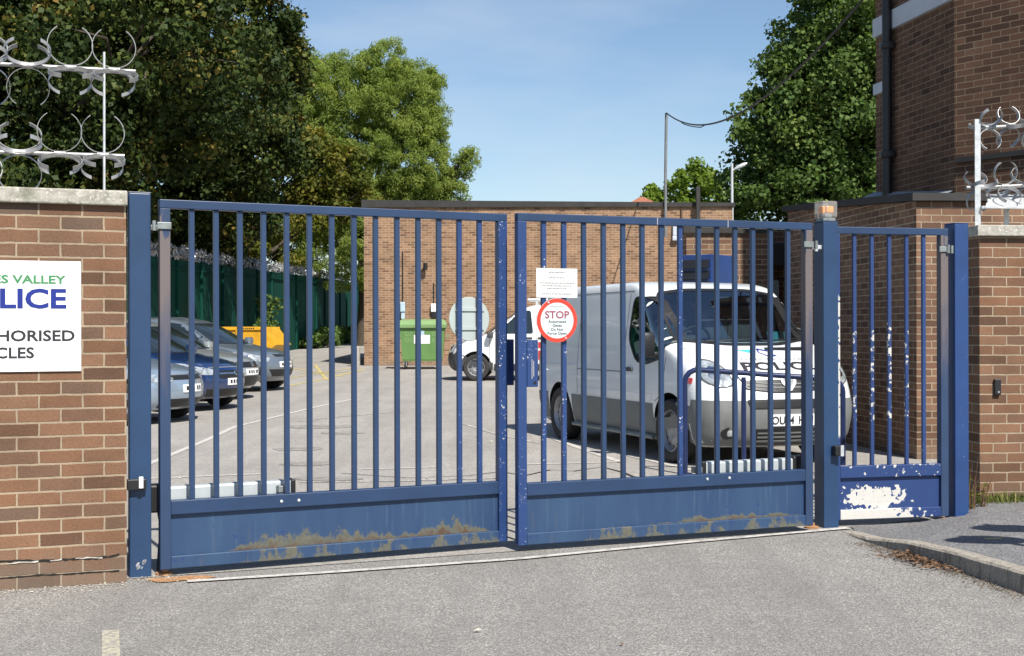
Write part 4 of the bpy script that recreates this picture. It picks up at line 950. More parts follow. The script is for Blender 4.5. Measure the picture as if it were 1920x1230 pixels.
class Body:
    def __init__(s, mb):
        s.mb = mb; s.t = BVHTree.FromPolygons([Vector(v) for v in mb.v], mb.f)
    def hit(s, ax, a, b):
        if ax == 'F': o, d = Vector((6, a, b)), Vector((-1, 0, 0))
        elif ax == 'B': o, d = Vector((-6, a, b)), Vector((1, 0, 0))
        elif ax == 'L': o, d = Vector((a, 4, b)), Vector((0, -1, 0))
        elif ax == 'R': o, d = Vector((a, -4, b)), Vector((0, 1, 0))
        else: o, d = Vector((a, b, 5)), Vector((0, 0, -1))
        p, n, _, _ = s.t.ray_cast(o, d)
        if p is None:
            p, n, _, _ = s.t.find_nearest(o + d * (o.length - 1 if ax != 'T' else 3.5)); 
        if n.dot(d) > 0: n = -n
        return p, n
    def patch(s, ax, poly, off=0.004, step=0.06, thick=0.006):
        P = []
        m = len(poly)
        for i in range(m):
            a, b = Vector(poly[i]), Vector(poly[(i + 1) % m]); k = max(1, int((b - a).length / step))
            P += [tuple(a.lerp(b, j / k)) for j in range(k)]
        nb = len(P)
        xs = [p[0] for p in poly]; ys = [p[1] for p in poly]
        pts = [Vector(p) for p in P]
        x = min(xs) + step / 2
        while x < max(xs):
            y = min(ys) + step / 2
            while y < max(ys):
                if inpoly((x, y), poly) and min((Vector((x, y)) - Vector(b)).length for b in P) > step * .45: pts.append(Vector((x, y)))
                y += step
            x += step
        V, E, F, *_ = geometry.delaunay_2d_cdt(pts, [(i, (i + 1) % nb) for i in range(nb)], [], 1, 1e-5)
        q = MB(); H = [s.hit(ax, v[0], v[1]) for v in V]
        vs = [h[0] + h[1] * off for h in H]; fs = []
        for f in F:
            a, b, c = (vs[i] for i in f); nn = (b - a).cross(c - a)
            fs.append(tuple(f) if nn.dot(H[f[0]][1]) > 0 else tuple(f[::-1]))
        # rim down into the body
        cnt = {}
        for f in fs:
            for i in range(3): e = (f[i], f[(i + 1) % 3]); cnt[e] = cnt.get(e, 0) + 1
        rim = [e for e in cnt if (e[1], e[0]) not in cnt]; mp = {}
        for e in rim:
            for i in e:
                if i not in mp: mp[i] = len(vs); vs.append(H[i][0] - H[i][1] * thick)
        fs += [(b, a, mp[a], mp[b]) for a, b in rim]
        q.add(vs, fs); return q
    def strip(s, ax, pts, wd, off=0.0025):                    # thin line drawn along the surface
        L, Rr = [], []
        P = []
        for a, b in zip(pts[:-1], pts[1:]):
            k = max(1, int((Vector(b) - Vector(a)).length / 0.07)); P += [Vector(a).lerp(Vector(b), j / k) for j in range(k)]
        P.append(Vector(pts[-1]))
        q = MB(); vs = []
        for i, p in enumerate(P):
            d = (P[min(i + 1, len(P) - 1)] - P[max(i - 1, 0)]).normalized(); n2 = Vector((-d.y, d.x)) * wd / 2
            for sgn in (1, -1):
                h, n = s.hit(ax, *(p + n2 * sgn)); vs.append(h + n * off)
        fs = [(i * 2, i * 2 + 1, i * 2 + 3, i * 2 + 2) for i in range(len(P) - 1)]
        if fs:
            a, b, c = (Vector(vs[i]) for i in fs[0][:3]); _, n = s.hit(ax, *P[0])
            if (b - a).cross(c - a).dot(n) < 0: fs = [f[::-1] for f in fs]
        q.add(vs, fs); return q
    def text(s, ax, txt, a0, a1, z0, z1, off=0.004, bold=0.0):
        vs, fs = text_verts(txt, a0, a1, z0, z1, bold); q = MB()
        out = []
        for x, _, z in vs: h, n = s.hit(ax, x, z); out.append(h + n * off)
        q.add(out, [f[::-1] if ax in 'FL' else f for f in fs]); return q
def boolean_cut(o, cutters):
    for c in cutters:
        c.parent = o.parent
        md = o.modifiers.new('cut', 'BOOLEAN'); md.operation = 'DIFFERENCE'; md.solver = 'EXACT'; md.object = c; md.material_mode = 'TRANSFER'
    dg = bpy.context.evaluated_depsgraph_get(); me = bpy.data.meshes.new_from_object(o.evaluated_get(dg))
    o.modifiers.clear(); old = o.data; o.data = me; bpy.data.meshes.remove(old)
    for c in cutters: d = c.data; bpy.data.objects.remove(c); bpy.data.meshes.remove(d)
    me.polygons.foreach_set('use_smooth', [True] * len(me.polygons)); me.set_sharp_from_angle(angle=R(32))
def wheel(parent, x, y, rad, wid, rimm, side, style, name='wheel'):
    """side +1: outer face towards +y."""
    M = Matrix.Translation((x, y, rad)) @ Matrix.Rotation(R(-90 * side), 4, 'X')
    h = wid / 2; rr = rad * 0.66
    q = MB(); q.lathe([(rr, -h), (rad * .93, -h * .98), (rad * .985, -h * .8), (rad, -h * .4), (rad, h * .4), (rad * .985, h * .8), (rad * .93, h), (rad * .80, h * 1.04), (rr * 1.02, h * .92), (rr, h * .8)], 40, M, False)
    w_ = q.build(name, 'tyre', parent, 40)
    q = MB(); q.lathe([(rr, -h * .9), (rr, h * .86), (rr * .96, h * .90), (rr * .91, h * .72), (rr * .86, h * .42), (rr * .60, h * .52), (rr * .40, h * .66), (rr * .33, h * .60), (0, h * .64)], 40, M, False)
    r_ = q.build('rim', rimm, w_, 40)
    q = MB()
    n = 12 if style == 'steel' else 5
    for k in range(n):
        t = 2 * math.pi * k / n
        if style == 'steel': q.lathe([(rr * .085, 0), (rr * .085, 0.004)], 10, M @ Matrix.Translation((rr * .73 * math.cos(t), rr * .73 * math.sin(t), h * .455)))
        else:
            a0, a1 = t - 0.42, t + 0.42
            pg = [(rr * .34 * math.cos(t - .3), rr * .34 * math.sin(t - .3)), (rr * .84 * math.cos(a0), rr * .84 * math.sin(a0)), (rr * .86 * math.cos(t), rr * .86 * math.sin(t)), (rr * .84 * math.cos(a1), rr * .84 * math.sin(a1)), (rr * .34 * math.cos(t + .3), rr * .34 * math.sin(t + .3))]
            q.prism(pg, h * .40, h * .665, M)
    q.build('rim_holes', 'black', r_)
    return w_
def arch_cutters(axles, hw, r, depth=0.24, zc=None):
    out = []
    for x in axles:
        for s_ in (-1, 1):
            q = MB(); q.lathe([(r, 0), (r, depth + .3)], 36, Matrix.Translation((x, s_ * (hw - depth), zc)) @ Matrix.Rotation(R(-90 * s_), 4, 'X'))
            o = q.build('arch', 'black'); out.append(o)
    return out

# ------------------------------------------------------------------ the large white police van
hx, hy = 0.335, -0.942
VA = math.atan2(hy, hx)
van = empty('police_van', (2.018, 15.185, 0.004), VA, 'large white police panel van with grey bumpers, parked behind the stop sign gate', 'van')
K_ = lambda z, xf, xr, W, rf, rr, bow, c=0: dict(z=z, xf=xf, xr=xr, W=W, rf=rf, rr=rr, bow=bow, c=c)
VK = [K_(.20, 2.24, -2.26, .84, .22, .12, .20), K_(.28, 2.36, -2.34, .90, .26, .12, .22), K_(.50, 2.41, -2.37, .945, .28, .13, .24), K_(.66, 2.395, -2.37, .952, .28, .13, .25), K_(.80, 2.345, -2.37, .955, .28, .13, .26),
      K_(.93, 2.275, -2.37, .952, .28, .12, .28), K_(1.04, 2.16, -2.37, .945, .28, .12, .30), K_(1.13, 1.98, -2.36, .940, .26, .12, .31), K_(1.205, 1.76, -2.36, .935, .24, .12, .32), K_(1.25, 1.62, -2.355, .930, .22, .12, .32, 1),
      K_(1.45, 1.36, -2.345, .905, .18, .12, .27), K_(1.65, 1.12, -2.33, .875, .16, .12, .22), K_(1.80, .92, -2.31, .85, .16, .12, .20), K_(1.87, .78, -2.29, .83, .18, .12, .18), K_(1.915, .58, -2.26, .80, .2, .14, .16), K_(1.935, .40, -2.22, .77, .2, .15, .14)]
VT = lambda x, z: 1 - 0.055 * max(0, min(1, (x - 1.3) / 1.0)) ** 2 * (1 if z < 1.3 else .6)
vb = loft(VK, VT, 5, 0.03); V = Body(vb)
WS = rpoly([(-.80, 1.285), (-.30, 1.235), (.30, 1.235), (.80, 1.285), (.735, 1.79), (.40, 1.835), (-.40, 1.835), (-.735, 1.79)], .07)
SWN = rpoly([(.52, 1.76), (.88, 1.74), (1.42, 1.27), (1.40, 1.10), (1.18, 1.06), (.98, 1.02), (.72, 1.05), (.50, 1.30)], .09)
body = vb.build('body', 'white_van', van)
cuts = arch_cutters((1.55, -1.55), .95, .385, .26, .35)
def cavity(ax, poly, vec, m):
    q = V.patch(ax, poly, 0.03, 0.09, 0); q2 = MB(); nv = len({i for f in q.f for i in f})
    # front sheet, back sheet moved in, walls from the boundary
    tri = [f for f in q.f if len(f) == 3]; cnt = {}
    for f in tri:
        for i in range(3): cnt[(f[i], f[(i + 1) % 3])] = 1
    rim = [e for e in cnt if (e[1], e[0]) not in cnt]; N = len(q.v)
    vs = list(q.v) + [tuple(Vector(v) + Vector(vec)) for v in q.v]
    fs = tri + [tuple(i + N for i in f[::-1]) for f in tri] + [(b, a, a + N, b + N) for a, b in rim]
    used = sorted({i for f in fs for i in f}); mp = {u: k for k, u in enumerate(used)}
    q2.add([vs[u] for u in used], [tuple(mp[i] for i in f) for f in fs]); return q2.build('cavity', m)
cuts.append(cavity('F', WS, (-.95, 0, -.10), 'cabin'))
cuts.append(cavity('R', SWN, (0, .30, 0), 'cabin')); cuts.append(cavity('L', SWN, (0, -.30, 0), 'cabin'))
boolean_cut(body, cuts)
V.patch('F', WS, 0.0, .06, .004).build('windscreen', 'glass', van, 40)
for ax in 'RL': V.patch(ax, SWN, -0.002, .06, .004).build('door_window', 'glass', van, 40)
def frame_strip(b, ax, poly, wd, m, name, off=.003): return b.strip(ax, list(poly) + [poly[0]], wd, off).build(name, m, van)
frame_strip(V, 'F', WS, .03, 'black', 'windscreen_seal'); frame_strip(V, 'R', SWN, .022, 'black', 'window_seal'); frame_strip(V, 'L', SWN, .022, 'black', 'window_seal')
# cabin fittings seen through the glass
q = MB(); q.tube([(1.02 + .05 * math.sin(t), -.38 + .19 * math.cos(t), 1.265 + .16 * math.sin(t)) for t in [2 * math.pi * k / 28 for k in range(28)]], .014, 8, None, True, True)
q.tube([(1.02, -.38, 1.265), (1.15, -.38, 1.2)], .03, 8); q.box(1.01, 1.03, -.56, -.2, 1.25, 1.28); q.build('steering_wheel', 'black', van, 40)
for y in (-.40, .12, .50):
    q = MB(); q.cbox(.42, .55, y - .20, y + .20, 1.15, 1.52, .05); q.cbox(.44, .53, y - .12, y + .12, 1.54, 1.70, .04); q.build('seat', 'seat', van, 40)
q = MB(); q.cbox(1.05, 1.50, -.66, .66, 1.10, 1.215, .03); q.build('dashboard', 'cabin', van, 40)
q = MB(); q.add([(1.13, .50, 1.235), (1.13, .74, 1.235), (1.08, .74, 1.37), (1.08, .50, 1.37)], [(0, 1, 2, 3), (3, 2, 1, 0)]); q.build('dashboard_card', 'ink_cyan', van)
q = MB(); q.cbox(.93, .96, -.10, .10, 1.70, 1.76, .01); q.build('rear_view_mirror', 'black', van)
for y0 in (-.5, .12):
    q = MB(); pts = []
    for k in range(9):
        h, n = V.hit('F', y0 + .55 * k / 8, 1.262 + .02 * k / 8); pts.append(h + n * .012)
    q.tube(pts, .008, 6); q.build('wiper', 'black', van)
# front bumper, grille, lamps
fb_ = rpoly([(-.93, .225), (.93, .225), (.945, .68), (.50, .66), (.44, .60), (-.44, .60), (-.50, .66), (-.945, .68)], .05)
V.patch('F', fb_, .006, .05).build('front_bumper', 'bumper_grey', van, 35)
for ax in 'RL': V.patch(ax, [(1.965, .24), (2.20, .22), (2.36, .24), (2.36, .675), (2.0, .685), (1.955, .50)], .006, .05).build('bumper_corner', 'bumper_grey', van, 35)
for k, (za, zb_, w1, w2) in enumerate(((.60, .685, .44, .47),)): V.patch('F', rpoly([(-w1, za), (w1, za), (w2, zb_), (-w2, zb_)], .02), .018, .04).build('upper_intake', 'black', van)
V.patch('F', rpoly([(-.38, .235), (.38, .235), (.42, .395), (-.42, .395)], .03), .018, .04).build('lower_intake', 'black', van)
for z in (.275, .315, .355): V.patch('F', [(-.37, z - .006), (.37, z - .006), (.37, z + .006), (-.37, z + .006)], .024, .04).build('intake_bar', 'bumper_grey', van)
V.patch('F', rpoly([(-.46, .79), (-.16, .755), (.16, .755), (.46, .79), (.50, .91), (-.50, .91)], .03), .016, .04).build('grille', 'black', van)
for z in (.80, .835): V.patch('F', [(-.44, z + .012), (-.15, z - .006), (.15, z - .006), (.44, z + .012), (.44, z + .022), (.15, z + .006), (-.15, z + .006), (-.44, z + .022)], .022, .04).build('grille_bar', 'bumper_grey', van)
V.patch('F', rpoly([(-.49, .872), (.49, .872), (.51, .925), (-.51, .925)], .01), .024, .04).build('grille_bar', 'galv', van)
V.patch('F', rpoly([(-.085, .93), (.085, .93), (.088, .84), (.0, .75), (-.088, .84)], .03), .032, .03).build('badge', 'galv', van)
V.patch('F', rpoly([(-.05, .915), (.05, .915), (.05, .85), (.0, .79), (-.05, .85)], .02), .037, .03).build('badge_centre', 'galv_dark', van)
for sg_ in (-1, 1):
    hp = [(sg_ * .56, .83), (sg_ * .60, 1.0), (sg_ * .70, 1.075), (sg_ * .80, 1.08), (sg_ * .865, .99), (sg_ * .84, .87), (sg_ * .70, .80)]
    hl = V.patch('F', rpoly(hp, .05), .008, .035).build('headlight', 'lens', van, 35)
    V.patch('F', rpoly([(sg_ * .66, .88), (sg_ * .67, 1.0), (sg_ * .77, 1.02), (sg_ * .79, .90)], .04), .012, .03).build('reflector', 'chrome', hl)
    V.strip('F', rpoly(hp, .05) + [rpoly(hp, .05)[0]], .012, .010).build('lamp_edge', 'grey_plastic', hl)
    V.patch('F', rpoly([(sg_ * .56, .30), (sg_ * .70, .29), (sg_ * .74, .37), (sg_ * .66, .42), (sg_ * .56, .40)], .04), .009, .04).build('fog_lamp_recess', 'black', van)
    V.patch('F', rpoly([(sg_ * .60, .325), (sg_ * .67, .32), (sg_ * .67, .385), (sg_ * .60, .385)], .03), .013, .03).build('fog_lamp', 'lens', van)
V.patch('F', [(-.26, .425), (.26, .425), (.26, .538), (-.26, .538)], .024, .06, .002).build('number_plate', 'sign_white', van)
V.text('F', 'OU14', .235, -.005 + .02, .44, .523, .0175, .012).build('plate_lettering', 'ink_black', van) if False else None
def ftext(txt, a0, a1, z0, z1, off, bold, m, name):      # letters on the nose read from the front: +y is the viewer's right
    vs, fs = text_verts(txt, a0, a1, z0, z1, bold); q = MB(); o = []
    for x, _, z in vs: h, n = V.hit('F', x, z); o.append(h + n * off)
    q.add(o, fs); return q.build(name, m, van)
ftext('OU14', -.235, .01, .442, .522, .027, .016, 'ink_black', 'plate_lettering'); ftext('HVM', .065, .235, .442, .522, .027, .016, 'ink_black', 'plate_lettering')
# bonnet: black gap, crest and lettering
V.strip('F', [(-.80, 1.20), (-.74, 1.08)], .008, .003).build('bonnet_gap', 'grey_plastic', van)
V.patch('F', rpoly([(.02, 1.175), (.62, 1.165), (.60, 1.20), (.05, 1.20)], .01), .004, .05).build('bonnet_vent', 'black', van)
ftext('POLICE', -.42, .42, .975, 1.055, .006, .03, 'ink_black', 'bonnet_lettering')
ftext('THAMES VALLEY', -.40, .40, 1.075, 1.095, .004, .0, 'ink_pale', 'bonnet_lettering')
V.patch('F', [(-.30, 1.175), (-.15, 1.18), (-.16, 1.135)], .004, .03).build('crest', 'ink_cyan', van)
V.strip('F', [(-.06, 1.185), (.03, 1.165), (.06, 1.12), (-.04, 1.115), (-.10, 1.15), (-.06, 1.185)], .014, .004).build('crest', 'ink_blue', van)
# flanks
for ax, sg_ in (('R', -1), ('L', 1)):
    V.patch(ax, [(1.16, .26), (1.16, .60), (-1.14, .60), (-1.14, .26)], .007, .09).build('side_cladding', 'bumper_grey', van, 35)
    V.patch(ax, [(-1.96, .26), (-1.94, .60), (-2.30, .60), (-2.30, .26)], .007, .09).build('side_cladding', 'bumper_grey', van, 35)
    for pts in ([(.42, .28), (.42, 1.80)], [(-.95, .62), (-.95, 1.78), ], [(1.22, .63), (1.40, .72), (1.46, 1.10)], [(-2.2, 1.83), (.5, 1.83)], [(-.95, .92), (.42, .92)], [(-2.25, .62), (-2.25, 1.75)]):
        V.strip(ax, pts, .012, .002).build('panel_gap', 'pole', van)
    V.patch(ax, [(-2.2, .93), (-.97, .93), (-.97, .965), (-2.2, .965)], .006, .08).build('swage_line', 'white_van', van)
    V.patch(ax, [(-.93, .63), (1.12, .63), (1.16, .70), (-.93, .70)], .006, .08).build('swage_line', 'white_van', van)
    V.patch(ax, rpoly([(.50, .93), (.66, .93), (.66, .975), (.50, .975)], .015), .022, .03, .01).build('door_handle', 'grey_plastic', van)
    y = sg_ * .955
    q = MB(); q.cbox(1.20, 1.33, min(y, y + sg_ * .16) + sg_ * .03, max(y, y + sg_ * .16) + sg_ * .03, 1.10, 1.37, .045); q.cbox(1.20, 1.28, min(y - sg_ * .05, y + sg_ * .06), max(y - sg_ * .05, y + sg_ * .06), 1.09, 1.16, .02)
    mr = q.build('wing_mirror', 'black', van, 40)
    q = MB(); q.cbox(1.192, 1.20, min(y + sg_ * .05, y + sg_ * .17), max(y + sg_ * .05, y + sg_ * .17), 1.13, 1.34, .003); q.build('mirror_glass', 'chrome', mr)
    V.patch(ax, rpoly([(1.93, .84), (2.0, .84), (2.0, .90), (1.93, .90)], .015), .006, .03).build('side_indicator', 'lens_red', van)
    for x in (1.55, -1.55): wheel(van, x, sg_ * .845, .335, .215, 'rim', sg_, 'steel')
V.patch('B', rpoly([(-.7, 1.15), (.7, 1.15), (.66, 1.75), (-.66, 1.75)], .06), .004).build('rear_window', 'dark_glass', van)
q = MB(); q.tube([(1.15, -.935, .235), (-1.12, -.935, .235)], .025, 8); q.build('sill_rail', 'galv_dark', van)
# ------------------------------------------------------------------ smaller vehicles
def car(name, loc, head, paint, label, cat, group, keys, taper, ws, sides, axles, hw, rad, rimm, style, lamps, grille, bumper_z, wid=.2, plate=None, extra=None, rear_glass=None, arch=.06, crown=.05, lower=None, side_lamp=None):
    ang = math.atan2(head[1], head[0])
    r = empty(name, loc, ang, label, cat, group)
    mb = loft(keys, taper, 5, crown); B = Body(mb)
    body = mb.build('body', paint, r)
    boolean_cut(body, arch_cutters(axles, hw, rad + arch, .25, rad + .015))
    g = B.patch('F', ws, .004, .07).build('windscreen', 'dark_glass', r, 40)
    B.strip('F', list(ws) + [ws[0]], .02, .006).build('windscreen_seal', 'black', g)
    if rear_glass: B.patch('B', rear_glass, .004, .07).build('rear_window', 'dark_glass', r, 40)
    for ax, sg_ in (('R', -1), ('L', 1)):
        for poly in sides: B.patch(ax, poly, .004, .07).build('side_window', 'dark_glass', r, 40)
        for poly in lamps:
            hl = B.patch('F', rpoly([(sg_ * y, z) for y, z in poly], .03), .006, .035).build('headlight', 'lens', r, 35)
            cy_ = sum(p[0] for p in poly) / len(poly); cz_ = sum(p[1] for p in poly) / len(poly)
            B.patch('F', rpoly([(sg_ * (cy_ - .06), cz_ - .035), (sg_ * (cy_ + .07), cz_ - .03), (sg_ * (cy_ + .06), cz_ + .045), (sg_ * (cy_ - .06), cz_ + .035)], .02), .010, .03).build('reflector', 'chrome', hl)
        if side_lamp:
            hl = B.patch(ax, rpoly(side_lamp, .03), .006, .035).build('headlight', 'lens', r, 35)
            cx_ = sum(p[0] for p in side_lamp) / len(side_lamp); cz_ = sum(p[1] for p in side_lamp) / len(side_lamp)
            B.patch(ax, rpoly([(cx_ - .07, cz_ - .03), (cx_ + .05, cz_ - .045), (cx_ + .06, cz_ + .025), (cx_ - .06, cz_ + .045)], .02), .010, .03).build('reflector', 'chrome', hl)
        x = extra['mirror'][0]; z = extra['mirror'][1]; y = sg_ * (hw - .02)
        q = MB(); q.cbox(x - .05, x + .09, min(y, y + sg_ * .20), max(y, y + sg_ * .20), z, z + .15, .035); q.build('wing_mirror', extra.get('mirror_m', paint), r, 40)
        for pts in extra['gaps']: B.strip(ax, pts, .012, .002).build('panel_gap', 'pole', r)
        for hx_, hz_ in extra['handles']: B.patch(ax, rpoly([(hx_, hz_), (hx_ + .17, hz_), (hx_ + .17, hz_ + .035), (hx_, hz_ + .035)], .01), .02, .04, .01).build('door_handle', extra.get('handle_m', paint), r)
        for x in axles: wheel(r, x, sg_ * (hw - wid / 2 - .01), rad, wid, rimm, sg_, style)
        if lower:
            for poly in lower: B.patch(ax, poly, .006, .07).build('side_cladding', 'grey_plastic', r)
        if extra.get('rear_lamp'):
            B.patch(ax, extra['rear_lamp'], .006, .04).build('rear_lamp', 'lens_red', r)
    for m, poly in grille: B.patch('F', rpoly(poly, .02), .006, .05).build('grille' if m == 'black' else ('bumper' if m == 'grey_plastic' else 'grille_trim'), m, r)
    for pts in extra.get('bonnet', []): B.strip('F', pts, .012, .002).build('bonnet_gap', 'pole', r)
    if plate: B.patch('F', [(-.26, plate), (.26, plate), (.26, plate + .11), (-.26, plate + .11)], .014, .08, .002).build('number_plate', 'sign_white', r)
    if plate:
        for y0 in (-.21, -.13, -.05, .07, .15): B.patch('F', [(y0, plate + .03), (y0 + .05, plate + .03), (y0 + .05, plate + .085), (y0, plate + .085)], .0165, .05, .001).build('plate_mark', 'ink_black', r)
    if extra.get('badge'):
        z, rr, m = extra['badge']; h, n = B.hit('F', 0, z)
        q = MB(); q.lathe([(rr, 0), (rr, .012), (rr * .8, .016), (0, .012)], 20, Matrix.Translation(h) @ n.to_track_quat('Z', 'Y').to_matrix().to_4x4()); q.build('badge', m, r, 40)
    return r, B
# hatchbacks nose out along the fence
HK = [K_(.20, 1.86, -1.90, .78, .20, .15, .30), K_(.30, 1.98, -1.98, .84, .24, .16, .36), K_(.46, 2.02, -2.02, .87, .26, .18, .38), K_(.60, 2.00, -2.03, .88, .26, .18, .38), K_(.70, 1.94, -2.02, .885, .26, .18, .38),
      K_(.775, 1.78, -2.01, .885, .26, .18, .36), K_(.84, 1.50, -1.99, .88, .24, .18, .32), K_(.90, 1.18, -1.98, .875, .2, .18, .28), K_(.945, .96, -1.97, .87, .16, .18, .26, 1),
      K_(1.08, .70, -1.93, .82, .14, .18, .22), K_(1.24, .40, -1.82, .745, .12, .18, .18), K_(1.36, .14, -1.68, .685, .12, .18, .14), K_(1.43, -.08, -1.52, .64, .14, .2, .12), K_(1.46, -.25, -1.38, .60, .16, .2, .10)]
HT = lambda x, z: 1 - .09 * max(0, min(1, (x - .9) / 1.1)) ** 2 - .05 * max(0, min(1, (-x - 1.1) / .9)) ** 2
HWS = rpoly([(-.72, .965), (0, .95), (.72, .965), (.58, 1.36), (-.58, 1.36)], .06)
HSD = [rpoly([(.70, .98), (.10, 1.34), (-.30, 1.385), (-.32, .97)], .05), rpoly([(-.38, .97), (-.36, 1.385), (-.95, 1.34), (-1.25, 1.16), (-1.20, .99)], .05)]
def hatch(i, front, paint, label, lamp, grl, head_deg, badge, plate, scale=1.0, rim='alloy', style='alloy', sl=None):
    a = R(head_deg); h = (math.cos(a), -math.sin(a))
    cx, cy = front[0] - 2.02 * h[0], front[1] - 2.02 * h[1]
    ex = dict(mirror=(.62, .93), gaps=[[(.80, .30), (.80, .92)], [(-.34, .30), (-.34, .95)], [(-1.1, .42), (-1.0, .95)]], handles=[(-.25, .80), (-1.02, .82)], bonnet=[[(-.70, .92), (-.66, .80), (-.52, .715), (.52, .715), (.66, .80), (.70, .92)]], badge=badge)
    r, B = car('parked_car', (cx, cy, ground_z(cy) + .004), h, paint, label, 'car', 'cars parked nose out along the green fence', HK, HT, HWS, HSD, (1.28, -1.27), .885, .31, rim, style, [] if sl else [lamp], grl, .4, .2, plate, ex, rpoly([(-.55, 1.0), (.55, 1.0), (.5, 1.35), (-.5, 1.35)], .06), side_lamp=sl)
    r.scale = (scale, 1, scale)
    return r
L1 = [(.46, .64), (.50, .72), (.70, .79), (.82, .80), (.80, .70), (.66, .64)]
L2 = [(.44, .66), (.56, .74), (.74, .84), (.80, .83), (.78, .70), (.60, .64)]
low = ('black', [(-.62, .235), (.62, .235), (.66, .36), (-.66, .36)])
hatch(0, (-4.72, 19.0), 'car_silver', 'pale silver hatchback with round chrome badge, nearest the gate in the row', L1, [('black', [(-.44, .635), (.44, .635), (.46, .70), (-.46, .70)]), low], 14, (.675, .062, 'chrome'), .45, sl=[(1.42, .735), (1.70, .72), (1.90, .665), (1.90, .60), (1.62, .62), (1.46, .67)])
hatch(1, (-4.62, 21.5), 'car_blue', 'dark blue hatchback parked between the silver and light grey cars', L2, [('black', [(-.40, .53), (.40, .53), (.48, .66), (-.48, .66)]), ('chrome', [(-.40, .60), (.40, .60), (.43, .625), (-.43, .625)]), low], 15, (.615, .05, 'chrome'), .42, sl=[(1.22, .80), (1.50, .775), (1.86, .68), (1.87, .59), (1.62, .61), (1.42, .68)])
hatch(2, (-4.88, 24.2), 'car_grey', 'light grey hatchback parked between the blue and slate cars', L1, [('black', [(-.44, .60), (.44, .60), (.46, .70), (-.46, .70)]), ('black', [(-.5, .25), (.5, .25), (.56, .44), (-.56, .44)])], 12, (.66, .05, 'chrome'), .46, 1.0, 'rim', 'steel', [(1.42, .735), (1.70, .72), (1.90, .665), (1.90, .60), (1.62, .62), (1.46, .67)])
hatch(3, (-4.78, 26.9), 'car_slate', 'slate grey hatchback with large swept headlights, farthest of the row', L2, [('black', [(-.30, .69), (.30, .69), (.33, .735), (-.33, .735)]), ('black', [(-.42, .30), (.42, .30), (.52, .44), (-.52, .44)]), ('black', [(.56, .30), (.74, .34), (.74, .50), (.62, .48)]), ('black', [(-.56, .30), (-.74, .34), (-.74, .50), (-.62, .48)])], 17, (.74, .04, 'chrome'), .48, 1.03, sl=[(1.22, .80), (1.50, .775), (1.86, .68), (1.87, .59), (1.62, .61), (1.42, .68)])

# small white van against the far building
SK = [K_(.22, 1.92, -2.06, .80, .2, .12, .22), K_(.34, 2.04, -2.12, .86, .24, .12, .26), K_(.55, 2.07, -2.13, .89, .26, .12, .28), K_(.74, 2.02, -2.13, .90, .26, .12, .30), K_(.86, 1.93, -2.13, .90, .26, .12, .30), K_(.97, 1.74, -2.13, .90, .24, .12, .30), K_(1.05, 1.42, -2.13, .895, .22, .12, .28), K_(1.11, 1.20, -2.12, .89, .18, .12, .26, 1),
      K_(1.30, .94, -2.11, .86, .15, .12, .22), K_(1.52, .62, -2.10, .82, .14, .12, .18), K_(1.70, .34, -2.08, .77, .14, .12, .15), K_(1.77, .14, -2.06, .74, .16, .13, .12), K_(1.81, -.05, -2.0, .70, .18, .14, .10)]
SE = dict(mirror=(.96, 1.02), mirror_m='grey_plastic', handle_m='black', gaps=[[(1.0, .36), (1.0, 1.0)], [(-.12, .36), (-.12, 1.70)], [(-1.1, .5), (-1.1, 1.70)]], handles=[(-.02, 1.0), (-.32, 1.0)], bonnet=[[(-.74, 1.02), (-.64, .86), (.64, .86), (.74, 1.02)]], badge=(.80, .06, 'chrome'))
sv, SB = car('small_van', (-2.05 + 1.28 * 1 - 0.05 + 1.33, 31.4, ground_z(31.4) + .004), (-1, .05), 'white_van2', 'small white van with black bumper parked beside the green wheelie bin', 'van', None, SK, lambda x, z: 1 - .06 * max(0, min(1, (x - 1.1) / 1.0)) ** 2,
    rpoly([(-.70, 1.14), (.70, 1.14), (.62, 1.68), (-.62, 1.68)], .08), [rpoly([(1.06, 1.12), (.74, 1.42), (.36, 1.66), (.02, 1.68), (-.04, 1.12)], .06)], (1.33, -1.30), .90, .315, 'rim', 'steel',
    [[(.54, .80), (.60, .92), (.74, .98), (.84, .99), (.84, .84), (.70, .78)]], [('black', [(-.42, .74), (.42, .74), (.46, .84), (-.46, .84)]), ('grey_plastic', [(-.88, .24), (.88, .24), (.88, .62), (.5, .66), (-.5, .66), (-.88, .62)])], .4, .2, .44, SE, None, .06, .04,
    [[(1.72, .26), (2.0, .26), (2.0, .66), (1.80, .70), (1.66, .50)], [(.90, .24), (.90, .40), (-.86, .40), (-.86, .24)]])
for ax in 'RL': SB.patch(ax, [(-.16, .50), (-.44, .50), (-.44, .72), (-.16, .72)], .008, .05).build('red_lamp_patch', 'lens_red', sv); SB.patch(ax, [(-.16, .78), (-.44, .78), (-.44, .92), (-.16, .92)], .008, .05).build('red_lamp_patch', 'lens_red', sv)  # red patches added here to stand for a red lamp of unknown owner
for y in (-.55, .55):
    q = MB(); q.tube([(.1, y, 1.94), (-1.7, y, 1.94)], .03, 8); q.tube([(-.1, y, 1.80), (-.1, y, 1.94)], .02, 6); q.tube([(-1.4, y, 1.80), (-1.4, y, 1.94)], .02, 6); q.build('roof_bar', 'galv', sv)

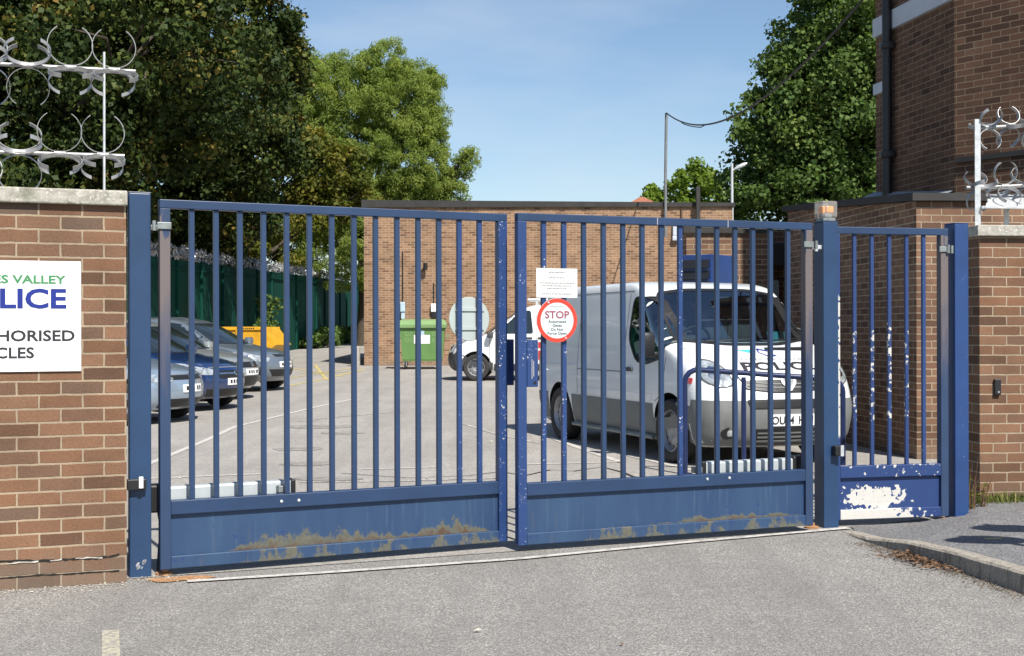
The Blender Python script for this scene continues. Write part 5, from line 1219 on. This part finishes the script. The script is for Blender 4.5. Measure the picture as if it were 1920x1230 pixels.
# ------------------------------------------------------------------ wheelie bin, skip, hoop barrier
bz = ground_z(37.6)
wb = empty('wheelie_bin', (-2.62, 37.6, bz), R(2), 'large green four wheeled rubbish bin standing by the far brick wall', 'bin')
q = MB(); vs = []
for z, w_, d0, d1 in ((.24, .56, -.42, .42), (.30, .58, -.44, .44), (1.16, .65, -.50, .52), (1.18, .68, -.53, .55), (1.22, .68, -.53, .55)): vs += [(-w_, d0, z), (w_, d0, z), (w_, d1, z), (-w_, d1, z)]
q.add(vs, [(3, 2, 1, 0), (16, 17, 18, 19)] + [(i * 4 + k, i * 4 + (k + 1) % 4, i * 4 + 4 + (k + 1) % 4, i * 4 + 4 + k) for i in range(4) for k in range(4)]); q.build('body', 'bin_green', wb)
q = MB(); vs = []
for z, w_, d0, d1 in ((1.21, .70, -.57, .57), (1.30, .71, -.58, .58), (1.40, .67, -.42, .52), (1.46, .60, -.20, .40)): vs += [(-w_, d0, z), (w_, d0, z), (w_, d1, z), (-w_, d1, z)]
q.add(vs, [(3, 2, 1, 0), (12, 13, 14, 15)] + [(i * 4 + k, i * 4 + (k + 1) % 4, i * 4 + 4 + (k + 1) % 4, i * 4 + 4 + k) for i in range(3) for k in range(4)]); q.build('lid', 'bin_lid', wb)
for x in (-.5, .5):
    for y in (-.36, .36):
        q = MB(); q.lathe([(.04, -.025), (.095, -.025), (.10, 0), (.095, .025), (.04, .025)], 18, Matrix.Translation((x, y, .10)) @ Matrix.Rotation(R(90), 4, 'Y')); wq = q.build('castor', 'tyre', wb, 40)
        q = MB(); q.cbox(x - .045, x - .03, y - .03, y + .03, .09, .25, .004); q.cbox(x + .03, x + .045, y - .03, y + .03, .09, .25, .004); q.build('fork', 'galv', wq)
q = MB(); q.add([(-.24, -.477, .75), (.22, -.477, .75), (.22, -.491, 1.0), (-.24, -.491, 1.0)], [(0, 1, 2, 3)]); q.build('sticker', 'sign_white', wb)
q = MB(); q.add([(-.13, -.4945, 1.0), (.06, -.4945, 1.0), (.06, -.504, 1.12), (-.13, -.504, 1.12)], [(0, 1, 2, 3)]); q.build('sticker', 'blue_box', wb)
def btext(s, x0, x1, z0, z1):
    vs, fs = text_verts(s, x0, x1, z0, z1, .01); q = MB(); q.add([(x, -.44 - .06 * (z - .30) / .86 - .004, z) for x, _, z in vs], fs); q.build('lettering', 'bin_lid', wb)
btext('OX', -.50, -.27, .97, 1.10); btext('ON', .28, .52, .97, 1.10); btext('OS', -.50, -.28, .80, .91); btext('ES', .30, .52, .80, .91)
q = MB(); q.tube([(-.69, -.3, .95), (-.76, -.3, .98), (-.76, .3, .98), (-.69, .3, .95)], .02, 8); q.tube([(.69, -.3, .95), (.76, -.3, .98), (.76, .3, .98), (.69, .3, .95)], .02, 8); q.build('grab_rail', 'bin_green', wb)

sz_ = ground_z(40.5)
skp = empty('rubbish_skip', (-8.85, 40.2, sz_), R(-6), 'yellow steel rubbish skip behind the parked cars by the green fence', 'skip')
o_ = [(-1.75, 1.20), (-1.75, 1.02), (-1.05, .12), (1.05, .12), (1.78, .82), (1.72, 1.20)]
q = MB(); n = len(o_)
pr = [(-1.70, 1.20), (-1.70, 1.0), (-1.05, .12), (1.0, .12), (1.72, .66), (1.30, 1.22)]
vs = [(x, -.85, z) for x, z in pr] + [(x, .85, z) for x, z in pr]
ins = [(x * .97, -.81, max(z, .17)) for x, z in pr] + [(x * .97, .81, max(z, .17)) for x, z in pr]
q.add(vs + ins, [tuple(range(5, -1, -1)), tuple(range(6, 12))][:0] + [(i, i + 1, 7 + i, 6 + i) for i in range(5)] + [(5, 4, 3, 2, 1, 0), (6, 7, 8, 9, 10, 11), (12, 13, 14, 15, 16, 17), (23, 22, 21, 20, 19, 18)] + [(12 + i, 18 + i, 19 + i, 13 + i) for i in range(5)] + [(0, 12, 17, 5), (6, 11, 23, 18), (0, 6, 18, 12), (5, 17, 23, 11)])
q.build('hopper', 'skip', skp)
q = MB(); q.cbox(-1.76, 1.34, -.90, -.851, 1.12, 1.22, .008); q.cbox(-1.76, 1.34, .851, .90, 1.12, 1.22, .008); q.build('rim_rail', 'skip', skp)
for x in (-.9, -.2, .5): q = MB(); q.cbox(x - .04, x + .04, -.895, -.851, .16, 1.119, .008); q.build('side_rib', 'skip', skp)
for x in (-.75, .70):
    for y in (-.88, .88): q = MB(); q.tube([(x, y - .06, .78), (x, y + .06, .78)], .05, 10); q.build('lifting_lug', 'roof_dark', skp)
q = MB(); r2 = random.Random(8); x = .55
for k in range(8): q.box(.56 + k * .065, .60 + k * .065, -.904, -.9005, 1.145, 1.19)
q.build('faded_lettering', 'roof_dark', skp)

# blue hoop barrier in front of the van
def gy(px, y): return ((px - 960) / FPX * y, y)
bx0, by0 = gy(1284, 12.3); bx1, by1 = gy(1580, 12.05)
ba = empty('hoop_barrier', (0, 0, 0), 0, 'dark blue tubular hoop barrier standing in front of the police van', 'barrier')
zt0 = CZ - (694 - HY) / FPX * 12.3; zt1 = CZ - (712 - HY) / FPX * 12.05
pth = [(bx0, by0, 0.01), (bx0, by0, zt0 - .12)] + [(bx0 + .12 * (1 - math.cos(t)), by0, zt0 - .12 + .12 * math.sin(t)) for t in (R(25), R(50), R(75), R(90))] + [(bx1 - .12 * (1 - math.cos(t)), by1, zt1 - .12 + .12 * math.sin(t)) for t in (R(90), R(65), R(40), R(15))] + [(bx1, by1, zt1 - .12), (bx1, by1, 0.01)]
q = MB(); q.tube(pth, .026, 12); q.build('hoop', 'navy', ba, 40)
mx_, my_ = gy(1394, 12.2); zm = CZ - (704 - HY) / FPX * 12.2
q = MB(); q.tube([(mx_, my_, 0.01), (mx_, my_, zm - .02)], .024, 12); q.build('middle_post', 'navy', ba, 40)
for x, y in ((bx0, by0), (mx_, my_), (bx1, by1)): q = MB(); q.lathe([(.07, 0), (.07, .012), (.03, .014)], 16, Matrix.Translation((x, y, .006))); q.build('base_plate', 'navy', ba)

# ------------------------------------------------------------------ trees
def leaf_mesh(name, centres, rad, n_each, size, asp, mat, parent, seed, up=0.35, droop=0.0, tone_by=None):
    rg = np.random.default_rng(seed); C = np.asarray(centres, float); N = len(C) * n_each
    idx = np.repeat(np.arange(len(C)), n_each)
    rr = np.asarray(rad, float) if np.ndim(rad) else np.full(len(C), rad)
    d = rg.normal(size=(N, 3)); d /= np.linalg.norm(d, axis=1)[:, None]
    rho = rg.random(N) ** (1 / 2.2)
    P = C[idx] + d * (rho * rr[idx])[:, None] * np.array([1, 1, .75])
    nrm = d * .6 + rg.normal(size=(N, 3)) * .7; nrm[:, 2] += up; nrm /= np.linalg.norm(nrm, axis=1)[:, None]
    ax = rg.normal(size=(N, 3)); ax[:, 2] -= droop; ax -= nrm * (ax * nrm).sum(1)[:, None]; ax /= np.linalg.norm(ax, axis=1)[:, None]
    bx = np.cross(nrm, ax); s = size * rg.uniform(.65, 1.25, N)
    a = ax * s[:, None]; b = bx * (s * asp)[:, None]
    fold = nrm * (s * .12)[:, None]
    V = np.stack([P - a * .5, P - b * .5 - a * .08 + fold, P + a * .5, P + b * .5 - a * .08 + fold], 1).reshape(-1, 3)
    me = bpy.data.meshes.new(name); me.vertices.add(4 * N); me.vertices.foreach_set('co', V.ravel())
    me.loops.add(4 * N); me.loops.foreach_set('vertex_index', np.arange(4 * N, dtype=np.int32))
    me.polygons.add(N); me.polygons.foreach_set('loop_start', np.arange(0, 4 * N, 4, dtype=np.int32))
    me.update(calc_edges=True)
    ct = rg.random(len(C))
    tone = np.clip(.5 * ct[idx] + .5 * rg.random(N) + (0 if tone_by is None else tone_by(P, rg)), 0, 1)
    at = me.attributes.new('tone', 'FLOAT', 'FACE'); at.data.foreach_set('value', tone.astype(np.float32))
    o = bpy.data.objects.new(name, me); COL.objects.link(o); me.materials.append(MA[mat]); o.parent = parent; return o
def tree(loc, lobes, trunk_h, trunk_r, n_clump, n_each, clump_r, size, asp, mat, label, seed, group=None, up=.35, droop=0, shell=.62, tone_by=None, name='tree', squash=1.0):
    """lobes: (x, y, z, rx, ry, rz) about the foot; clumps of leaves sit through each lobe, denser to its outside."""
    r = empty(name, loc, 0, label, 'tree', group); rg = np.random.default_rng(seed); r2 = random.Random(seed)
    vol = np.array([l[3] * l[4] * l[5] for l in lobes]) ** (2 / 3); pick = rg.choice(len(lobes), n_clump, p=vol / vol.sum())
    d = rg.normal(size=(n_clump, 3)); d /= np.linalg.norm(d, axis=1)[:, None]
    rho = shell + (1.04 - shell) * rg.random(n_clump) ** .8
    L = np.array(lobes); C = L[pick, :3] + d * rho[:, None] * L[pick, 3:6]
    leaf_mesh('crown', C, clump_r * rg.uniform(.6, 1.25, n_clump), n_each, size, asp, mat, r, seed + 1, up, droop, tone_by)
    q = MB(); zt = trunk_h
    q.tube([(0, 0, -.2), (.1, 0, zt * .4), (r2.uniform(-.2, .2), r2.uniform(-.2, .2), zt)], [trunk_r * 1.25, trunk_r, trunk_r * .75], 12)
    for l in lobes:
        e = Vector(l[:3]); s_ = Vector((0, 0, zt * r2.uniform(.75, 1.0))); m = s_.lerp(e, .5) + Vector((r2.uniform(-.3, .3), r2.uniform(-.3, .3), r2.uniform(-.2, .5)))
        q.tube([s_, m, e], [trunk_r * .5, trunk_r * .3, trunk_r * .1], 7)
        for k in range(5):
            dd = Vector((r2.gauss(0, 1), r2.gauss(0, 1), r2.gauss(.3, .7))).normalized(); f = e + Vector((dd.x * l[3], dd.y * l[4], dd.z * l[5])) * .85
            q.tube([m.lerp(e, .6), e.lerp(f, .5), f], [trunk_r * .14, trunk_r * .09, trunk_r * .03], 5)
    q.build('trunk', 'bark', r, 60)
    return r
def gz(x, y): return (x, y, ground_z(y))
gold = lambda cx, w_: (lambda P, rg: .22 * (rg.random(len(P)) < .25) + .0 * P[:, 0])
GR = 'trees behind the green fence'
tree(gz(-14.6, 35.5), [(0, 0, 7.5, 4.6, 4.2, 3.6), (3.2, -1.0, 6.8, 3.4, 3.2, 2.6), (-3.6, 0, 8.5, 4, 4, 4), (1.0, 0, 11, 4.2, 4, 3.6), (4.0, 1.5, 9.6, 2.8, 3, 2.6), (2.6, -2.2, 4.9, 2.6, 2.2, 1.5), (-2, -2, 5.5, 3, 2.5, 2.2), (0, 0, 14, 4, 4, 3), (2.4, -4, 3.6, 2.0, 4.5, 2.0), (2.2, 4, 3.8, 2.0, 4.5, 2.0), (5.4, -3, 8.3, 2.6, 3, 1.9), (5.2, 2.5, 8.6, 2.6, 3, 2.0)], 5.5, .42, 760, 200, .80, .175, .8, 'leaf_maple',
     'huge dark maple with browning leaves behind the spiked wall', 11, GR, .35, 0, .55)
tree(gz(-13.7, 47), [(0, 0, 8, 4.5, 4, 4), (3.4, 0, 8.6, 2.9, 3, 2.6), (2.4, 0, 12.0, 3.4, 3.4, 3.0), (4.6, .3, 11.2, 2.0, 2, 1.5), (-2, 0, 12, 4, 4, 4), (3.0, -1, 5.4, 2.6, 2.6, 1.8), (-1, -1, 5.0, 3, 2.6, 1.8), (3.2, 0, 14.6, 2.4, 2.4, 1.8), (1.4, 1, 3.8, 1.8, 5.5, 2.1), (3.9, -2.5, 7.4, 2.2, 3, 1.7)], 5.5, .4, 640, 180, .76, .185, .8, 'leaf_maple',
     'dark broadleaf tree between the huge maple and the pale willow', 23, GR, .35, 0, .55)
tree(gz(-12.6, 57), [(0, 0, 7.4, 2.4, 2.6, 2.4), (2.6, 0, 8.2, 2.2, 2, 1.8), (4.4, 0, 7.7, 1.8, 2, 1.5), (.9, 0, 5.4, 1.2, 2.2, 1.2), (-1.5, 0, 9.2, 2, 2, 2), (3.6, 0, 6.1, 1.6, 1.8, 1.0), (5.6, 0, 6.8, 1.2, 1.5, 1.0), (0.2, 6, 4.0, 2.0, 3.2, 2.8), (-2.2, 4, 4.2, 2.2, 3, 2.8), (-.6, -4, 4.4, 1.8, 2.6, 2.2)], 3.5, .22, 380, 170, .66, .19, .75, 'leaf_gold',
     'small yellowing tree in front of the willow beside the far building', 31, GR, .4, 0, .5)
tree(gz(-7.6, 66), [(0, 0, 10.4, 4.1, 3.6, 4.7), (-1.9, 0, 12.3, 2.5, 3, 2.7), (1.9, 0, 12.2, 2.3, 2.8, 2.7), (2.3, 0, 9.0, 2.1, 3, 3.2), (-2.2, 0, 8.6, 2.2, 3, 3.9), (0, 0, 5.5, 4.2, 3, 2.6), (2.5, 0, 6.4, 1.8, 2, 2.4), (1.1, 0, 14.3, 1.4, 1.6, 1.5), (-3.2, 0, 13.9, .9, 1, 1.1), (3.3, 0, 13.4, .7, .9, .8), (4.4, 0, 8.0, .8, .8, .9), (5.0, 0, 9.0, .5, .5, .9), (5.4, 0, 9.6, .35, .4, .5), (4.4, 0, 6.2, .7, .8, 1.1)],
     6, .4, 2000, 130, .46, .23, .22, 'leaf_willow',
     'rounded pale green willow rising above the far flat roofed building', 41, None, .3, .9, .72)
tree(gz(12.7, 46), [(0, 0, 9.0, 4.0, 4, 3.0), (-2.4, 0, 5.2, 2.7, 3, 2.2), (1.4, 0, 5.2, 3.2, 3, 2.6), (-.6, 0, 12.2, 2.8, 3, 2.2), (2.6, 0, 12.0, 3.2, 3, 3.2), (-2.9, 0, 8.0, 2.0, 2.2, 1.5), (-1.9, 0, 10.6, 1.7, 2, 1.3), (0.2, -1.4, 6.8, 3.0, 2, 1.9), (3.6, 0, 8, 3.0, 3, 3.0), (-1.5, 0, 3.0, 2.6, 2.2, 1.6), (1.2, 0, 14.4, 2.4, 2.4, 1.5), (-2.5, 0, 6.7, 2.5, 2.6, 1.8), (-1.7, 0, 9.4, 2.3, 2.4, 1.7), (0, 0, 7.5, 3.4, 3.0, 4.6), (-.2, 0, 11.2, 2.5, 2.5, 2.2), (-3.0, 0, 4.4, 1.9, 2, 1.5)], 5, .38, 1050, 170, .72, .185, .8, 'leaf_syc',
     'tall dense green sycamore behind the street lamp and brick tower', 53, None, .45, 0, .62)
tree(gz(10.0, 74), [(0, 0, 7.9, 2.7, 2.4, 2.3), (-1.4, 0, 6.6, 1.9, 1.8, 1.8), (1.6, 0, 7.4, 2.0, 2, 2.0), (0, 0, 4.6, 3, 2.4, 2)], 3.5, .2, 200, 100, .62, .26, .85, 'leaf_lime',
     'small bright yellow green tree above the far roof beside the mast', 61, None, .4, 0, .5)
# ivy and weeds at the foot of the fence
def shrub(loc, spots, n_each, rad, size, mat, label, seed, name='shrub', cat='plant', group=None):
    r = empty(name, loc, 0, label, cat, group); o = leaf_mesh('foliage', spots, rad, n_each, size, .55, mat, r, seed, .3, .2)
    q = MB(); 
    for s_ in spots[::2]: q.tube([(s_[0] * .6, s_[1] * .6, -.05), (s_[0] * .9, s_[1] * .9, s_[2] * .6), s_], [.03, .02, .008], 5)
    q.build('stem', 'bark', r, 60); return r
rg = np.random.default_rng(5)
shrub(gz(-9.4, 62), [(rg.uniform(-.3, .4), rg.uniform(-2, 14), rg.uniform(.1, .9)) for _ in range(46)], 70, .4, .22, 'leaf_syc', 'straggling green weeds along the foot of the green fence', 71)
shrub(gz(-9.6, 50), [(rg.uniform(-.2, .3), rg.uniform(-2, 2), rg.uniform(.1, 2.2)) for _ in range(14)], 55, .35, .2, 'leaf_syc', 'dark ivy climbing the green fence behind the yellow skip', 72, 'ivy_shrub')
# weeds at the right pier and scrubby dead stems by its post
def tuft(name, n, region, h, mat, seed):
    rg = np.random.default_rng(seed); vs, fs = [], []
    tone = []
    for i in range(n):
        x, y, z = region(rg); a = rg.uniform(0, 6.28); hh = h * rg.uniform(.4, 1.2); l = rg.uniform(.2, .9) * hh; w_ = rg.uniform(.002, .005)
        k = len(vs); dx, dy = math.cos(a), math.sin(a)
        vs += [(x - dy * w_, y + dx * w_, z), (x + dy * w_, y - dx * w_, z), (x + dx * l * .4 + dy * w_, y + dy * l * .4 - dx * w_, z + hh * .65), (x + dx * l * .4 - dy * w_, y + dy * l * .4 + dx * w_, z + hh * .65), (x + dx * l, y + dy * l, z + hh)]
        fs += [(k, k + 1, k + 2, k + 3), (k + 3, k + 2, k + 4)]; t_ = rg.random(); tone += [t_, t_]
    q = MB(); q.add(vs, fs); o = q.build(name, mat); at = o.data.attributes.new('tone', 'FLOAT', 'FACE'); at.data.foreach_set('value', np.array(tone, np.float32)); return o
def pier_region(rg):
    u = rg.uniform(-.05, 2.3); v = -abs(rg.normal(0, .07)) - .01; return (3.58 + u * math.cos(AP) - v * math.sin(AP), 9.80 + u * math.sin(AP) + v * math.cos(AP), .062 + .01 * u)
tag(tuft('grass', 1900, pier_region, .085, 'grass', 3), kind='stuff')
ws_ = empty('weed', (3.40, 9.50, .05), 0, 'scruffy dry weed growing between the blue post and brick pier', 'plant')
leaf_mesh('foliage', [(rg.uniform(-.06, .10), rg.uniform(-.05, .12), rg.uniform(.01, .22)) for _ in range(16)], .045, 15, .028, .5, 'leaf_gold', ws_, 8)
q = MB()
for k in range(9): x, y = rg.uniform(-.05, .1), rg.uniform(-.04, .1); q.tube([(x, y, 0), (x * 1.3, y, .15), (x * 1.6 + .02, y, rg.uniform(.2, .42))], [.004, .003, .001], 5)
q.build('stem', 'litter', ws_)
# dead leaves and grit
def litter(name, n, region, s0, s1, mat, seed, flat=.5):
    rg = np.random.default_rng(seed); q = MB()
    for i in range(n):
        x, y, z = region(rg); s_ = rg.uniform(s0, s1); a = rg.uniform(0, 6.28); tl_ = rg.normal(0, flat)
        M = Matrix.Translation((x, y, z + s_ * .3)) @ Matrix.Rotation(a, 4, 'Z') @ Matrix.Rotation(tl_, 4, 'X')
        q.add([(-s_, 0, 0), (-s_ * .2, -s_ * .55, s_ * .2), (s_, 0, .1 * s_), (-s_ * .1, s_ * .5, s_ * .25)], [(0, 1, 2, 3)], M)
    return q.build(name, mat)
def kerb_pt(t): 
    i = t * (len(K) - 1.001); 
    return None
def gutter(rg):
    y = 8.35 - 1.9 * rg.beta(1.1, 1.3); x = np.interp(-y, [-8.8, -8.35, -7.95, -7.4, -6.7, -5.6], [2.255, 2.33, 2.44, 2.56, 2.70, 2.95]); return (x - .015 - abs(rg.normal(0, .075)), y, .004)
def gutter2(rg):
    y = 7.95 - .72 * rg.beta(2, 2.4); x = np.interp(-y, [-8.35, -7.95, -7.4, -6.7], [2.33, 2.44, 2.56, 2.70]); return (x - .02 - abs(rg.normal(0, .10)), y, .004 + .02 * rg.random())
tag(litter('leaf_litter', 420, gutter2, .006, .020, 'litter', 4), kind='stuff')
tag(litter('gutter_dirt', 1500, gutter, .003, .010, plain('gutter_dirt', (0.11, 0.075, 0.045), .95, vary=.5, scale=40), 6, .3), kind='stuff')
def wallfoot(rg):
    u = -rg.uniform(0, 2.2); v = -abs(rg.normal(0, .10)) - .01; return (WO[0] + u * math.cos(A20) - v * math.sin(A20), WO[1] + u * math.sin(A20) + v * math.cos(A20), .003)
tag(litter('wall_grit', 1300, wallfoot, .003, .009, 'grit', 9, .3), kind='stuff')
def posthinge(rg): return (-1.93 + rg.normal(0, .10), 7.17 + rg.normal(0, .05), .003)
tag(litter('post_grit', 500, posthinge, .003, .008, 'grit', 10, .3), kind='stuff')
def yardfleck(rg): y = rg.uniform(10.5, 30); return (rg.uniform(-.3, .25) * y, y, ground_z(y) + .006)
tag(litter('yard_litter', 90, yardfleck, .012, .03, 'grit', 12, .3), kind='stuff')
for i, (px, py, s_) in enumerate(((895, 1186, .022), (1165, 1212, .014))):
    x, y = gpt(px, py); q = MB(); M = Matrix.Translation((x, y, .008)) @ rotz(i * 1.3)
    q.add([(-s_, 0, 0), (-s_ * .2, -s_ * .5, .006), (s_, 0, .004), (0, s_ * .6, .01)], [(0, 1, 2, 3)], M)
    tag(q.build('dead_leaf', 'grit' if i == 0 else 'litter'), ('pale curled leaf lying on the road in front of the gates', 'small dark leaf lying on the road near the bottom edge')[i], 'leaf')
# rust run from the hinge at the left post
q = []; rr_ = random.Random(2); c = (-1.86, 7.17)
sheet('rust_stain', [(c[0] + (.17 + rr_.uniform(-.03, .03)) * math.cos(t), c[1] + (.075 + rr_.uniform(-.015, .02)) * math.sin(t) + .05 * math.cos(t)) for t in [k * math.pi / 9 for k in range(18)]], 'rust_stain', .006)

# unseen discs on poles, added outside the frame to cast shadows on the pavement
for x, y, z, lb in ((3.68, 6.39, 2.15, 'unseen round disc on a grey pole, added to cast a shadow on the pavement'), (4.14, 6.57, 2.52, 'taller unseen disc on a grey pole, added to cast a second pavement shadow')):
    ts = empty('shadow_caster', (x, y, .10), R(8), lb, 'sign')
    q = MB(); q.tube([(0, 0, -.05), (0, 0, z + .1)], .03, 10); q.build('pole', 'galv', ts, 40)
    q = MB(); q.lathe([(.225, -.003), (.228, 0), (.225, .003)], 40, Matrix.Translation((0, -.04, z - .10)) @ Matrix.Rotation(R(90), 4, 'X')); q.build('disc', 'sign_back', ts)
    q = MB(); q.box(-.08, .08, -.0365, -.031, z - .12, z - .08); q.build('clip', 'galv', ts)
